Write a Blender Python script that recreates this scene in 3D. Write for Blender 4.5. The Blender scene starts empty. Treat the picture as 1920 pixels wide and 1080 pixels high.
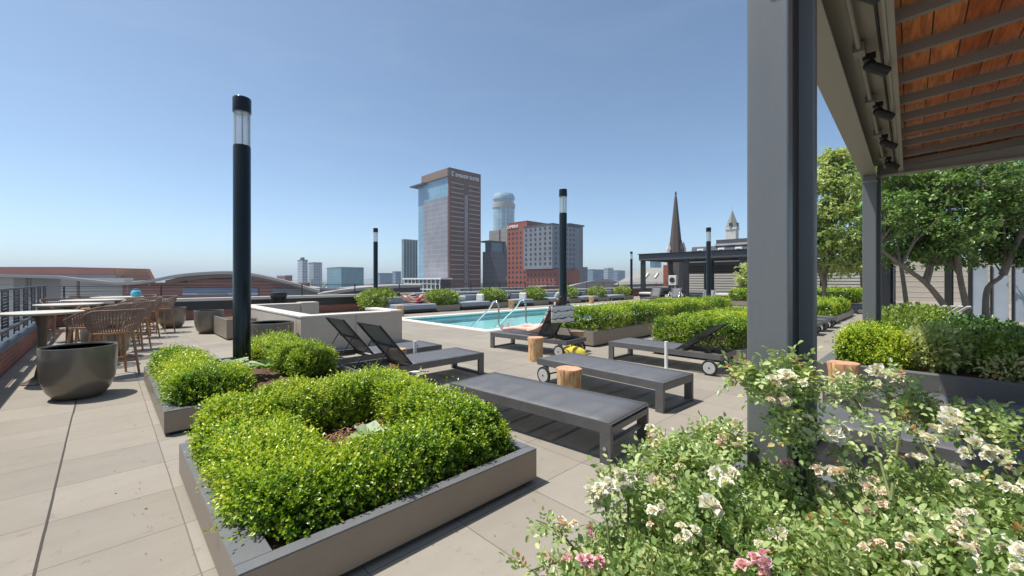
import bpy, math, random
import numpy as np
from mathutils import Vector, Matrix
R = math.radians
PI = math.pi
random.seed(7)
RNG = np.random.default_rng(11)
scene = bpy.context.scene
COL = scene.collection

# ------------------------------------------------------------------ camera
EYE = 1.5
FOC = 776.0
YAW = R(45.5)
SN, CS = math.sin(YAW), math.cos(YAW)
cam_data = bpy.data.cameras.new("camera")
cam = bpy.data.objects.new("camera", cam_data)
COL.objects.link(cam)
cam.location = (0, 0, EYE)
cam.rotation_euler = (R(90), 0, YAW - R(90))
cam_data.sensor_width = 36
cam_data.lens = FOC / 1920 * 36
cam_data.shift_y = -15 / 1920
cam_data.clip_start = 0.05
cam_data.clip_end = 30000
scene.camera = cam

def W(px, d):
    """plan position that lies d metres ahead in the direction of photo column px"""
    lat = (px - 960) / FOC * d
    return d * CS + lat * SN, d * SN - lat * CS
def ZH(py, d):
    return EYE - (py - 525) / FOC * d
def run_y(px0, d0, px):
    lat0 = (px0 - 960) / FOC * d0; a = (px - 960) / FOC
    return (lat0 - a * d0) / (CS + SN * a)
def run_x(px0, d0, px):
    lat0 = (px0 - 960) / FOC * d0; a = (px - 960) / FOC
    return (a * d0 - lat0) / (SN - CS * a)

# ------------------------------------------------------------------ light
SUN_EL, SUN_AZ = R(68), math.atan2(0.70, -0.71)
world = bpy.data.worlds.new("World")
scene.world = world
world.use_nodes = True
nt = world.node_tree
bg = nt.nodes.get("Background") or nt.nodes.new("ShaderNodeBackground")
sky = nt.nodes.new("ShaderNodeTexSky")
sky.sky_type = 'NISHITA'
sky.sun_disc = False
sky.sun_elevation = SUN_EL
sky.sun_rotation = PI / 2 - SUN_AZ
sky.altitude = 0
sky.air_density = 0.6
sky.dust_density = 1.0
sky.ozone_density = 0.9
tint = nt.nodes.new("ShaderNodeMix"); tint.data_type = 'RGBA'; tint.blend_type = 'MULTIPLY'; tint.inputs[0].default_value = 1.0
tint.inputs[7].default_value = (0.96, 1.05, 1.0, 1)
nt.links.new(sky.outputs[0], tint.inputs[6])
# thin high wisps of cloud
wtc = nt.nodes.new("ShaderNodeTexCoord"); wmp = nt.nodes.new("ShaderNodeMapping"); wmp.inputs['Scale'].default_value = (1.2, 1.2, 6.0)
wmp.inputs['Rotation'].default_value = (0.05, 0.08, 0.6)
nt.links.new(wtc.outputs['Generated'], wmp.inputs[0])
wno = nt.nodes.new("ShaderNodeTexNoise"); wno.inputs['Scale'].default_value = 3.2; wno.inputs['Detail'].default_value = 9; wno.inputs['Roughness'].default_value = 0.62; wno.inputs['Distortion'].default_value = 0.5
nt.links.new(wmp.outputs[0], wno.inputs['Vector'])
wrp = nt.nodes.new("ShaderNodeValToRGB"); wrp.color_ramp.elements[0].position = 0.5; wrp.color_ramp.elements[0].color = (0, 0, 0, 1); wrp.color_ramp.elements[1].position = 0.86; wrp.color_ramp.elements[1].color = (0.05, 0.05, 0.05, 1)
nt.links.new(wno.outputs['Fac'], wrp.inputs[0])
wmx = nt.nodes.new("ShaderNodeMix"); wmx.data_type = 'RGBA'; wmx.inputs[7].default_value = (5.2, 5.6, 6.0, 1)
nt.links.new(wrp.outputs[0], wmx.inputs[0]); nt.links.new(tint.outputs[2], wmx.inputs[6]); nt.links.new(wmx.outputs[2], bg.inputs[0])
bg.inputs[1].default_value = 0.10
out = nt.nodes.get("World Output") or nt.nodes.new("ShaderNodeOutputWorld")
nt.links.new(bg.outputs[0], out.inputs[0])
sun_data = bpy.data.lights.new("sun", 'SUN')
sun_data.energy = 2.95
sun_data.angle = R(0.55)
sun_data.color = (1.0, 0.955, 0.89)
sun = bpy.data.objects.new("sun", sun_data)
COL.objects.link(sun)
sun_dir = Vector((math.cos(SUN_EL) * math.cos(SUN_AZ), math.cos(SUN_EL) * math.sin(SUN_AZ), math.sin(SUN_EL)))
sun.rotation_euler = sun_dir.to_track_quat('Z', 'Y').to_euler()
sun.location = (0, 0, 30)
scene.view_settings.view_transform = 'Standard'
scene.view_settings.look = 'None'
scene.view_settings.exposure = 0.98
scene.view_settings.gamma = 1.0
scene.render.engine = 'CYCLES'
scene.cycles.max_bounces = 7
scene.cycles.transparent_max_bounces = 12
scene.cycles.use_denoising = True

# ------------------------------------------------------------------ materials
MATS = {}
def nodes_of(name):
    m = bpy.data.materials.new(name)
    m.use_nodes = True
    n = m.node_tree
    b = n.nodes["Principled BSDF"]
    MATS[name] = m
    return m, n, b
def coords(n, scale=(1, 1, 1)):
    tc = n.nodes.new("ShaderNodeTexCoord")
    mp = n.nodes.new("ShaderNodeMapping")
    mp.inputs['Scale'].default_value = scale
    n.links.new(tc.outputs['Object'], mp.inputs['Vector'])
    return mp.outputs[0]
def noise(n, vec, scale, detail=4, rough=0.55):
    t = n.nodes.new("ShaderNodeTexNoise")
    t.inputs['Scale'].default_value = scale
    t.inputs['Detail'].default_value = detail
    t.inputs['Roughness'].default_value = rough
    n.links.new(vec, t.inputs['Vector'])
    return t.outputs['Fac']
def ramp(n, fac, stops):
    r = n.nodes.new("ShaderNodeValToRGB")
    e = r.color_ramp.elements
    while len(e) < len(stops): e.new(0.5)
    for el, (p, c) in zip(e, stops):
        el.position = p; el.color = (*c, 1)
    n.links.new(fac, r.inputs[0])
    return r.outputs[0]
def mixc(n, fac, a, b, mode='MIX'):
    m = n.nodes.new("ShaderNodeMix")
    m.data_type = 'RGBA'; m.blend_type = mode
    if hasattr(fac, 'links'): n.links.new(fac, m.inputs[0])
    else: m.inputs[0].default_value = fac
    for v, s in ((a, m.inputs[6]), (b, m.inputs[7])):
        if hasattr(v, 'links'): n.links.new(v, s)
        else: s.default_value = (*v, 1)
    return m.outputs[2]
def bump(n, b, h, strength=0.2, dist=0.01):
    bp = n.nodes.new("ShaderNodeBump")
    bp.inputs['Strength'].default_value = strength
    bp.inputs['Distance'].default_value = dist
    n.links.new(h, bp.inputs['Height'])
    n.links.new(bp.outputs[0], b.inputs['Normal'])
def mul(c, k): return tuple(min(1, x * k) for x in c)
def paint(name, c, rough=0.5, metal=0.0, var=0.18, scale=6, bmp=0.0, fine=80, stretch=(1, 1, 1), spec=0.5):
    """a painted, worn or mineral surface: base colour with soft blotches and a fine grain"""
    m, n, b = nodes_of(name)
    v = coords(n, stretch)
    f = noise(n, v, scale, 6, 0.62)
    col = ramp(n, f, [(0.28, mul(c, 1 - var)), (0.72, mul(c, 1 + var))])
    g = noise(n, v, fine, 2)
    col = mixc(n, 0.35, col, ramp(n, g, [(0.3, mul(c, 1 - var * 1.1)), (0.7, mul(c, 1 + var * 1.1))]))
    n.links.new(col, b.inputs['Base Color'])
    b.inputs['Metallic'].default_value = metal
    b.inputs['Specular IOR Level'].default_value = spec
    rr = n.nodes.new("ShaderNodeMapRange")
    rr.inputs[3].default_value = max(0.02, rough - 0.1); rr.inputs[4].default_value = min(1, rough + 0.12)
    n.links.new(f, rr.inputs[0]); n.links.new(rr.outputs[0], b.inputs['Roughness'])
    if bmp: bump(n, b, g, bmp, 0.004)
    return m
def facade(name, c1, c2, cm, bw, bh, mortar, rough=0.3, offset=0.0, metal=0.0, spec=0.5, squash=1.0):
    """a far wall with a grid of panels / storeys, laid out in metres along the wall and up"""
    m, n, b = nodes_of(name)
    tc = n.nodes.new("ShaderNodeTexCoord")
    sp = n.nodes.new("ShaderNodeSeparateXYZ")
    n.links.new(tc.outputs['Object'], sp.inputs[0])
    ad = n.nodes.new("ShaderNodeMath"); ad.operation = 'ADD'
    n.links.new(sp.outputs[0], ad.inputs[0]); n.links.new(sp.outputs[1], ad.inputs[1])
    cb = n.nodes.new("ShaderNodeCombineXYZ")
    n.links.new(ad.outputs[0], cb.inputs[0]); n.links.new(sp.outputs[2], cb.inputs[1])
    br = n.nodes.new("ShaderNodeTexBrick")
    br.offset = offset; br.squash = squash
    br.inputs['Color1'].default_value = (*c1, 1); br.inputs['Color2'].default_value = (*c2, 1)
    br.inputs['Mortar'].default_value = (*cm, 1)
    br.inputs['Scale'].default_value = 1
    br.inputs['Brick Width'].default_value = bw; br.inputs['Row Height'].default_value = bh
    br.inputs['Mortar Size'].default_value = mortar; br.inputs['Mortar Smooth'].default_value = 0.1
    n.links.new(cb.outputs[0], br.inputs['Vector'])
    f = noise(n, tc.outputs['Object'], 0.08, 3)
    col = mixc(n, 0.45, br.outputs['Color'], ramp(n, f, [(0.3, (0.55, 0.55, 0.55)), (0.7, (1, 1, 1))]), 'MULTIPLY')
    n.links.new(col, b.inputs['Base Color'])
    b.inputs['Roughness'].default_value = rough
    b.inputs['Metallic'].default_value = metal
    b.inputs['Specular IOR Level'].default_value = spec
    return m
def leafmat(name, stops, rough=0.42, trans=0.35, spec=0.5):
    """foliage: colour from each leaf's own tone; part of the light passes through the leaf"""
    m, n, b = nodes_of(name)
    at = n.nodes.new("ShaderNodeAttribute"); at.attribute_name = "tone"
    col = ramp(n, at.outputs['Fac'], stops)
    n.links.new(col, b.inputs['Base Color'])
    b.inputs['Roughness'].default_value = rough
    b.inputs['Specular IOR Level'].default_value = spec
    tr = n.nodes.new("ShaderNodeBsdfTranslucent")
    tcol = mixc(n, 1.0, col, (1.0, 1.0, 0.55), 'MULTIPLY')
    n.links.new(tcol, tr.inputs['Color'])
    mx = n.nodes.new("ShaderNodeMixShader")
    mx.inputs[0].default_value = trans
    n.links.new(b.outputs[0], mx.inputs[1]); n.links.new(tr.outputs[0], mx.inputs[2])
    n.links.new(mx.outputs[0], n.nodes["Material Output"].inputs[0])
    return m

def make_deck_material():
    m, n, b = nodes_of("paver")
    v = coords(n)
    mp = n.nodes.new("ShaderNodeMapping")
    mp.inputs['Location'].default_value = (0.26, -3.23 + 0.605 * 20, 0)
    n.links.new(v, mp.inputs[0])
    dn = n.nodes.new("ShaderNodeTexNoise"); dn.inputs['Scale'].default_value = 3.0
    n.links.new(v, dn.inputs['Vector'])
    wob = n.nodes.new("ShaderNodeMixRGB"); wob.blend_type = 'LINEAR_LIGHT'; wob.inputs[0].default_value = 0.004
    n.links.new(mp.outputs[0], wob.inputs[1]); n.links.new(dn.outputs['Color'], wob.inputs[2])
    br = n.nodes.new("ShaderNodeTexBrick")
    br.offset = 0.0
    br.inputs['Scale'].default_value = 1
    br.inputs['Brick Width'].default_value = 0.61; br.inputs['Row Height'].default_value = 0.605
    br.inputs['Mortar Size'].default_value = 0.0042; br.inputs['Mortar Smooth'].default_value = 0.25
    br.inputs['Color1'].default_value = (0.270, 0.246, 0.208, 1); br.inputs['Color2'].default_value = (0.325, 0.296, 0.250, 1)
    br.inputs['Mortar'].default_value = (0.17, 0.145, 0.125, 1)
    n.links.new(wob.outputs[0], br.inputs['Vector'])
    big = noise(n, v, 0.55, 6, 0.65)
    st = noise(n, coords(n, (1.0, 3.0, 1)), 1.7, 6, 0.7)
    gr = noise(n, v, 190, 3)
    col = mixc(n, 0.8, br.outputs['Color'], ramp(n, big, [(0.25, (0.84, 0.82, 0.8)), (0.7, (1.05, 1.04, 1.03))]), 'MULTIPLY')
    col = mixc(n, 0.4, col, ramp(n, st, [(0.3, (0.84, 0.82, 0.79)), (0.6, (1.02, 1.02, 1.02))]), 'MULTIPLY')
    spots = noise(n, v, 7.5, 5, 0.75)
    col = mixc(n, 0.8, col, ramp(n, spots, [(0.30, (0.72, 0.68, 0.64)), (0.40, (1.0, 1.0, 1.0))]), 'MULTIPLY')
    col = mixc(n, 0.7, col, ramp(n, gr, [(0.3, (0.84, 0.83, 0.82)), (0.7, (1.1, 1.1, 1.1))]), 'MULTIPLY')
    n.links.new(col, b.inputs['Base Color'])
    b.inputs['Roughness'].default_value = 0.82
    b.inputs['Specular IOR Level'].default_value = 0.25
    inv = n.nodes.new("ShaderNodeMath"); inv.operation = 'SUBTRACT'; inv.inputs[0].default_value = 1
    n.links.new(br.outputs['Fac'], inv.inputs[1])
    ad = n.nodes.new("ShaderNodeMath"); ad.operation = 'MULTIPLY_ADD'; ad.inputs[1].default_value = 0.12
    n.links.new(gr, ad.inputs[0]); n.links.new(inv.outputs[0], ad.inputs[2])
    bump(n, b, ad.outputs[0], 0.35, 0.006)
    return m
make_deck_material()

def make_brick_material():
    m, n, b = nodes_of("brick")
    tc = n.nodes.new("ShaderNodeTexCoord")
    sp = n.nodes.new("ShaderNodeSeparateXYZ"); n.links.new(tc.outputs['Object'], sp.inputs[0])
    ad = n.nodes.new("ShaderNodeMath"); ad.operation = 'ADD'
    n.links.new(sp.outputs[0], ad.inputs[0]); n.links.new(sp.outputs[1], ad.inputs[1])
    cb = n.nodes.new("ShaderNodeCombineXYZ"); n.links.new(ad.outputs[0], cb.inputs[0]); n.links.new(sp.outputs[2], cb.inputs[1])
    br = n.nodes.new("ShaderNodeTexBrick")
    br.inputs['Scale'].default_value = 1; br.inputs['Brick Width'].default_value = 0.21; br.inputs['Row Height'].default_value = 0.075
    br.inputs['Mortar Size'].default_value = 0.006
    br.inputs['Color1'].default_value = (0.30, 0.10, 0.065, 1); br.inputs['Color2'].default_value = (0.22, 0.07, 0.05, 1)
    br.inputs['Mortar'].default_value = (0.30, 0.22, 0.18, 1)
    n.links.new(cb.outputs[0], br.inputs['Vector'])
    n.links.new(br.outputs['Color'], b.inputs['Base Color'])
    b.inputs['Roughness'].default_value = 0.85
    bump(n, b, br.outputs['Fac'], -0.3, 0.005)
make_brick_material()

def make_wood_board():
    m, n, b = nodes_of("cedar_board")
    tc = n.nodes.new("ShaderNodeTexCoord")
    br = n.nodes.new("ShaderNodeTexBrick"); br.offset = 0.37; br.offset_frequency = 3
    br.inputs['Scale'].default_value = 1; br.inputs['Brick Width'].default_value = 1.85; br.inputs['Row Height'].default_value = 0.168
    br.inputs['Mortar Size'].default_value = 0.0045; br.inputs['Mortar Smooth'].default_value = 0.1
    br.inputs['Color1'].default_value = (0, 0, 0, 1); br.inputs['Color2'].default_value = (1, 1, 1, 1); br.inputs['Mortar'].default_value = (0.5, 0.5, 0.5, 1)
    n.links.new(tc.outputs['Object'], br.inputs['Vector'])
    tone = ramp(n, br.outputs['Color'], [(0.0, (0.50, 0.125, 0.035)), (0.5, (0.66, 0.19, 0.055)), (1.0, (0.80, 0.30, 0.105))])
    off = n.nodes.new("ShaderNodeVectorMath"); off.operation = 'MULTIPLY_ADD'; off.inputs[1].default_value = (7, 3, 5)
    n.links.new(br.outputs['Color'], off.inputs[0]); n.links.new(tc.outputs['Object'], off.inputs[2])
    ms = n.nodes.new("ShaderNodeMapping"); ms.inputs['Scale'].default_value = (0.9, 7.5, 3)
    n.links.new(off.outputs[0], ms.inputs[0])
    wv = n.nodes.new("ShaderNodeTexNoise"); wv.inputs['Scale'].default_value = 2.4; wv.inputs['Detail'].default_value = 9
    wv.inputs['Roughness'].default_value = 0.6; wv.inputs['Distortion'].default_value = 1.5
    n.links.new(ms.outputs[0], wv.inputs['Vector'])
    grain = ramp(n, wv.outputs['Fac'], [(0.34, (0.55, 0.48, 0.42)), (0.5, (0.95, 0.95, 0.95)), (0.66, (1.3, 1.25, 1.1))])
    col = mixc(n, 0.95, tone, grain, 'MULTIPLY')
    col = mixc(n, br.outputs['Fac'], col, (0.03, 0.012, 0.006))
    n.links.new(col, b.inputs['Base Color'])
    b.inputs['Roughness'].default_value = 0.38
    return m
make_wood_board()
def make_teak(name, c0, c1, scale=(2, 2, 14), rings=False):
    m, n, b = nodes_of(name)
    v = coords(n, scale)
    t = n.nodes.new("ShaderNodeTexNoise"); t.inputs['Scale'].default_value = 3; t.inputs['Detail'].default_value = 8; t.inputs['Distortion'].default_value = 1.2
    n.links.new(v, t.inputs['Vector'])
    col = ramp(n, t.outputs['Fac'], [(0.3, c0), (0.7, c1)])
    if rings:
        w = n.nodes.new("ShaderNodeTexWave"); w.wave_type = 'RINGS'; w.rings_direction = 'Z'
        w.inputs['Scale'].default_value = 16; w.inputs['Distortion'].default_value = 3
        tc = n.nodes.new("ShaderNodeTexCoord"); n.links.new(tc.outputs['Object'], w.inputs['Vector'])
        col = mixc(n, 0.45, col, ramp(n, w.outputs['Fac'], [(0, (0.55, 0.42, 0.3)), (1, (1, 1, 1))]), 'MULTIPLY')
    n.links.new(col, b.inputs['Base Color'])
    b.inputs['Roughness'].default_value = 0.6
make_teak("teak", (0.28, 0.135, 0.06), (0.50, 0.27, 0.125))
make_teak("log_side", (0.30, 0.12, 0.04), (0.78, 0.52, 0.26), (9, 9, 1.6))
make_teak("log_end", (0.50, 0.26, 0.15), (0.72, 0.44, 0.28), (5, 5, 5), True)

def make_sling():
    m, n, b = nodes_of("sling")
    v = coords(n)
    f = noise(n, v, 5, 5)
    c = (0.138, 0.14, 0.15)
    n.links.new(ramp(n, f, [(0.3, mul(c, 0.94)), (0.7, mul(c, 1.06))]), b.inputs['Base Color'])
    b.inputs['Roughness'].default_value = 0.55
    g = noise(n, v, 350, 1)
    bump(n, b, g, 0.3, 0.002)
    tr = n.nodes.new("ShaderNodeBsdfTransparent")
    mx = n.nodes.new("ShaderNodeMixShader"); mx.inputs[0].default_value = 0.24
    n.links.new(b.outputs[0], mx.inputs[1]); n.links.new(tr.outputs[0], mx.inputs[2])
    n.links.new(mx.outputs[0], n.nodes["Material Output"].inputs[0])
make_sling()
def make_water():
    m, n, b = nodes_of("pool_water")
    v = coords(n)
    b.inputs['Base Color'].default_value = (0.30, 0.72, 0.76, 1)
    gl = n.nodes.new("ShaderNodeBsdfGlossy"); gl.inputs['Roughness'].default_value = 0.04
    bp = n.nodes.new("ShaderNodeBump"); bp.inputs['Strength'].default_value = 0.35; bp.inputs['Distance'].default_value = 0.03
    n.links.new(noise(n, v, 3.2, 4, 0.6), bp.inputs['Height'])
    n.links.new(bp.outputs[0], gl.inputs['Normal'])
    tr = n.nodes.new("ShaderNodeBsdfTransparent"); tr.inputs['Color'].default_value = (0.76, 0.95, 0.97, 1)
    fr = n.nodes.new("ShaderNodeFresnel"); fr.inputs['IOR'].default_value = 1.2
    n.links.new(bp.outputs[0], fr.inputs['Normal'])
    mx = n.nodes.new("ShaderNodeMixShader")
    n.links.new(fr.outputs[0], mx.inputs[0]); n.links.new(tr.outputs[0], mx.inputs[1]); n.links.new(gl.outputs[0], mx.inputs[2])
    n.links.new(mx.outputs[0], n.nodes["Material Output"].inputs[0])
make_water()
def make_clear(name, tint=(0.93, 0.96, 0.97), rough=0.03, frost=0.0):
    m, n, b = nodes_of(name)
    gl = n.nodes.new("ShaderNodeBsdfGlossy"); gl.inputs['Roughness'].default_value = rough
    tr = n.nodes.new("ShaderNodeBsdfTransparent"); tr.inputs['Color'].default_value = (*tint, 1)
    fr = n.nodes.new("ShaderNodeFresnel"); fr.inputs['IOR'].default_value = 1.45
    mx = n.nodes.new("ShaderNodeMixShader")
    n.links.new(fr.outputs[0], mx.inputs[0]); n.links.new(tr.outputs[0], mx.inputs[1]); n.links.new(gl.outputs[0], mx.inputs[2])
    last = mx
    if frost:
        df = n.nodes.new("ShaderNodeBsdfTranslucent"); df.inputs['Color'].default_value = (0.8, 0.82, 0.82, 1)
        d2 = n.nodes.new("ShaderNodeBsdfDiffuse"); d2.inputs['Color'].default_value = (0.75, 0.77, 0.77, 1)
        a = n.nodes.new("ShaderNodeMixShader"); n.links.new(df.outputs[0], a.inputs[1]); n.links.new(d2.outputs[0], a.inputs[2])
        m2 = n.nodes.new("ShaderNodeMixShader"); m2.inputs[0].default_value = frost
        n.links.new(mx.outputs[0], m2.inputs[1]); n.links.new(a.outputs[0], m2.inputs[2]); last = m2
    n.links.new(last.outputs[0], n.nodes["Material Output"].inputs[0])
make_clear("lamp_glass", frost=0.42)

paint("planter_metal", (0.27, 0.225, 0.18), 0.42, 0.15, 0.13, 2.4, 0.05, 70)
paint("planter_cap", (0.15, 0.152, 0.155), 0.45, 0.1, 0.12, 4, 0.05)
paint("pot_glaze", (0.20, 0.175, 0.14), 0.2, 0.2, 0.10, 3)
paint("pot_inside", (0.03, 0.028, 0.025), 0.8)
paint("lounger_metal", (0.125, 0.123, 0.12), 0.42, 0.2, 0.2, 7, 0.1)
paint("dark_metal", (0.035, 0.035, 0.037), 0.4, 0.3, 0.15)
paint("steel_paint", (0.165, 0.17, 0.172), 0.40, 0.1, 0.09, 2.6, 0.12, 110, (2.2, 2.2, 0.3))
paint("beam_paint", (0.36, 0.335, 0.295), 0.5, 0.1, 0.08, 3, 0.08)
paint("rafter_paint", (0.25, 0.24, 0.22), 0.5, 0.1, 0.12, 3)
paint("black_gloss", (0.010, 0.015, 0.015), 0.12, 0.0, 0.1, 2, 0, 80, (1, 1, 1), 0.35)
paint("black_matt", (0.02, 0.02, 0.021), 0.5)
paint("lamp_under", (0.85, 0.82, 0.72), 0.4, 0, 0.03)
paint("concrete_wall", (0.47, 0.415, 0.345), 0.85, 0, 0.08, 3, 0.25, 60, (1, 1, 3))
paint("concrete_cap", (0.60, 0.56, 0.50), 0.85, 0, 0.08, 4, 0.2)
paint("coping", (0.66, 0.61, 0.55), 0.8, 0, 0.08, 4, 0.2)
paint("pool_plaster", (0.78, 0.94, 0.94), 0.7, 0, 0.06, 1.2)
facade("pool_tile", (0.02, 0.20, 0.26), (0.03, 0.26, 0.32), (0.18, 0.35, 0.38), 0.15, 0.075, 0.006, 0.15)
paint("mulch", (0.11, 0.06, 0.035), 0.95, 0, 0.6, 45, 0.8, 160)
paint("mulch_chip", (0.24, 0.125, 0.07), 0.9, 0, 0.45, 30)
paint("twig", (0.09, 0.065, 0.035), 0.9, 0, 0.4, 20)
paint("twig_green", (0.11, 0.14, 0.04), 0.7, 0, 0.3, 20)
paint("bark", (0.21, 0.17, 0.13), 0.9, 0, 0.35, 9, 0.6, 40, (1, 1, 0.4))
paint("stainless", (0.62, 0.63, 0.64), 0.14, 1.0, 0.04)
paint("weave", (0.23, 0.155, 0.115), 0.7, 0, 0.35, 30, 0.2)
paint("wheel_hub", (0.48, 0.46, 0.43), 0.5, 0, 0.12, 20)
paint("table_top", (0.50, 0.47, 0.41), 0.5, 0, 0.06, 5)
paint("bronze", (0.12, 0.095, 0.065), 0.4, 0.35, 0.12)
paint("white_plastic", (0.78, 0.77, 0.74), 0.4, 0, 0.05)
paint("rubber", (0.02, 0.02, 0.02), 0.7)
paint("cushion", (0.27, 0.30, 0.34), 0.9, 0, 0.12, 7, 0.3, 200)
paint("cushion_dark", (0.10, 0.11, 0.15), 0.9, 0, 0.12, 7, 0.3, 200)
paint("pillow_pale", (0.62, 0.60, 0.56), 0.9, 0, 0.1, 7)
paint("skin", (0.62, 0.34, 0.24), 0.5, 0, 0.07, 9)
paint("skin_pale", (0.70, 0.44, 0.35), 0.5, 0, 0.07, 9)
paint("hair", (0.045, 0.028, 0.018), 0.5, 0, 0.3, 40)
paint("swim_dark", (0.02, 0.022, 0.035), 0.7)
paint("swim_red", (0.55, 0.03, 0.05), 0.7)
paint("yellow_cloth", (0.62, 0.50, 0.06), 0.8, 0, 0.25, 10)
paint("cyan_cloth", (0.10, 0.48, 0.62), 0.7)
paint("street", (0.16, 0.155, 0.15), 0.9, 0, 0.3, 0.02)
paint("hill_green", (0.085, 0.12, 0.065), 0.95, 0, 0.35, 0.01)
paint("tan_metal_roof", (0.36, 0.33, 0.29), 0.6, 0.1, 0.06, 0.1)
paint("fascia", (0.42, 0.38, 0.34), 0.6, 0, 0.06, 0.2)
paint("fascia_soffit", (0.24, 0.16, 0.11), 0.6, 0, 0.1, 0.2)
paint("far_glass", (0.05, 0.075, 0.10), 0.12, 0, 0.4, 0.35)
paint("window_dark", (0.025, 0.032, 0.042), 0.12, 0, 0.5, 0.6)
paint("white_stone", (0.62, 0.59, 0.54), 0.8, 0, 0.1, 0.5)
paint("slate", (0.062, 0.07, 0.085), 0.6, 0, 0.15, 0.6)
paint("spire_slate", (0.085, 0.065, 0.055), 0.75, 0, 0.2, 0.8)
paint("shingle", (0.26, 0.25, 0.225), 0.9, 0, 0.12, 1.2)
paint("sign_white", (0.86, 0.86, 0.86), 0.5)
paint("sign_teal", (0.25, 0.55, 0.52), 0.5)
paint("glass_panel", (0.42, 0.47, 0.53), 0.3, 0.1, 0.12, 1.5)
paint("petal_white", (0.86, 0.82, 0.74), 0.6, 0, 0.05, 30)
paint("petal_pink", (0.80, 0.38, 0.44), 0.6, 0, 0.2, 30)
paint("petal_cream", (0.78, 0.56, 0.40), 0.6, 0, 0.12, 30)
facade("red_panel", (0.37, 0.105, 0.065), (0.34, 0.095, 0.06), (0.27, 0.075, 0.05), 3, 1.2, 0.06, 0.8)

# ------------------------------------------------------------------ object helpers
def tag(o, label=None, cat=None, group=None, kind=None):
    if label: o['label'] = label
    if cat: o['category'] = cat
    if group: o['group'] = group
    if kind: o['kind'] = kind
    return o
def thing(name, label, cat, loc=(0, 0, 0), rot=0.0, group=None):
    o = bpy.data.objects.new(name, None)
    COL.objects.link(o)
    o.empty_display_size = 0.2
    o.location = loc; o.rotation_euler = (0, 0, rot)
    return tag(o, label, cat, group)
def link_mesh(name, me, mat, parent=None, smooth=False):
    o = bpy.data.objects.new(name, me)
    COL.objects.link(o)
    for m in (mat if isinstance(mat, (list, tuple)) else [mat]):
        me.materials.append(MATS[m] if isinstance(m, str) else m)
    if parent is not None: o.parent = parent
    if smooth: me.shade_smooth()
    return o
def copy_tree(o, parent=None):
    c = o.copy(); COL.objects.link(c)
    if parent is not None: c.parent = parent
    for ch in list(o.children): copy_tree(ch, c)
    return c
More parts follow.
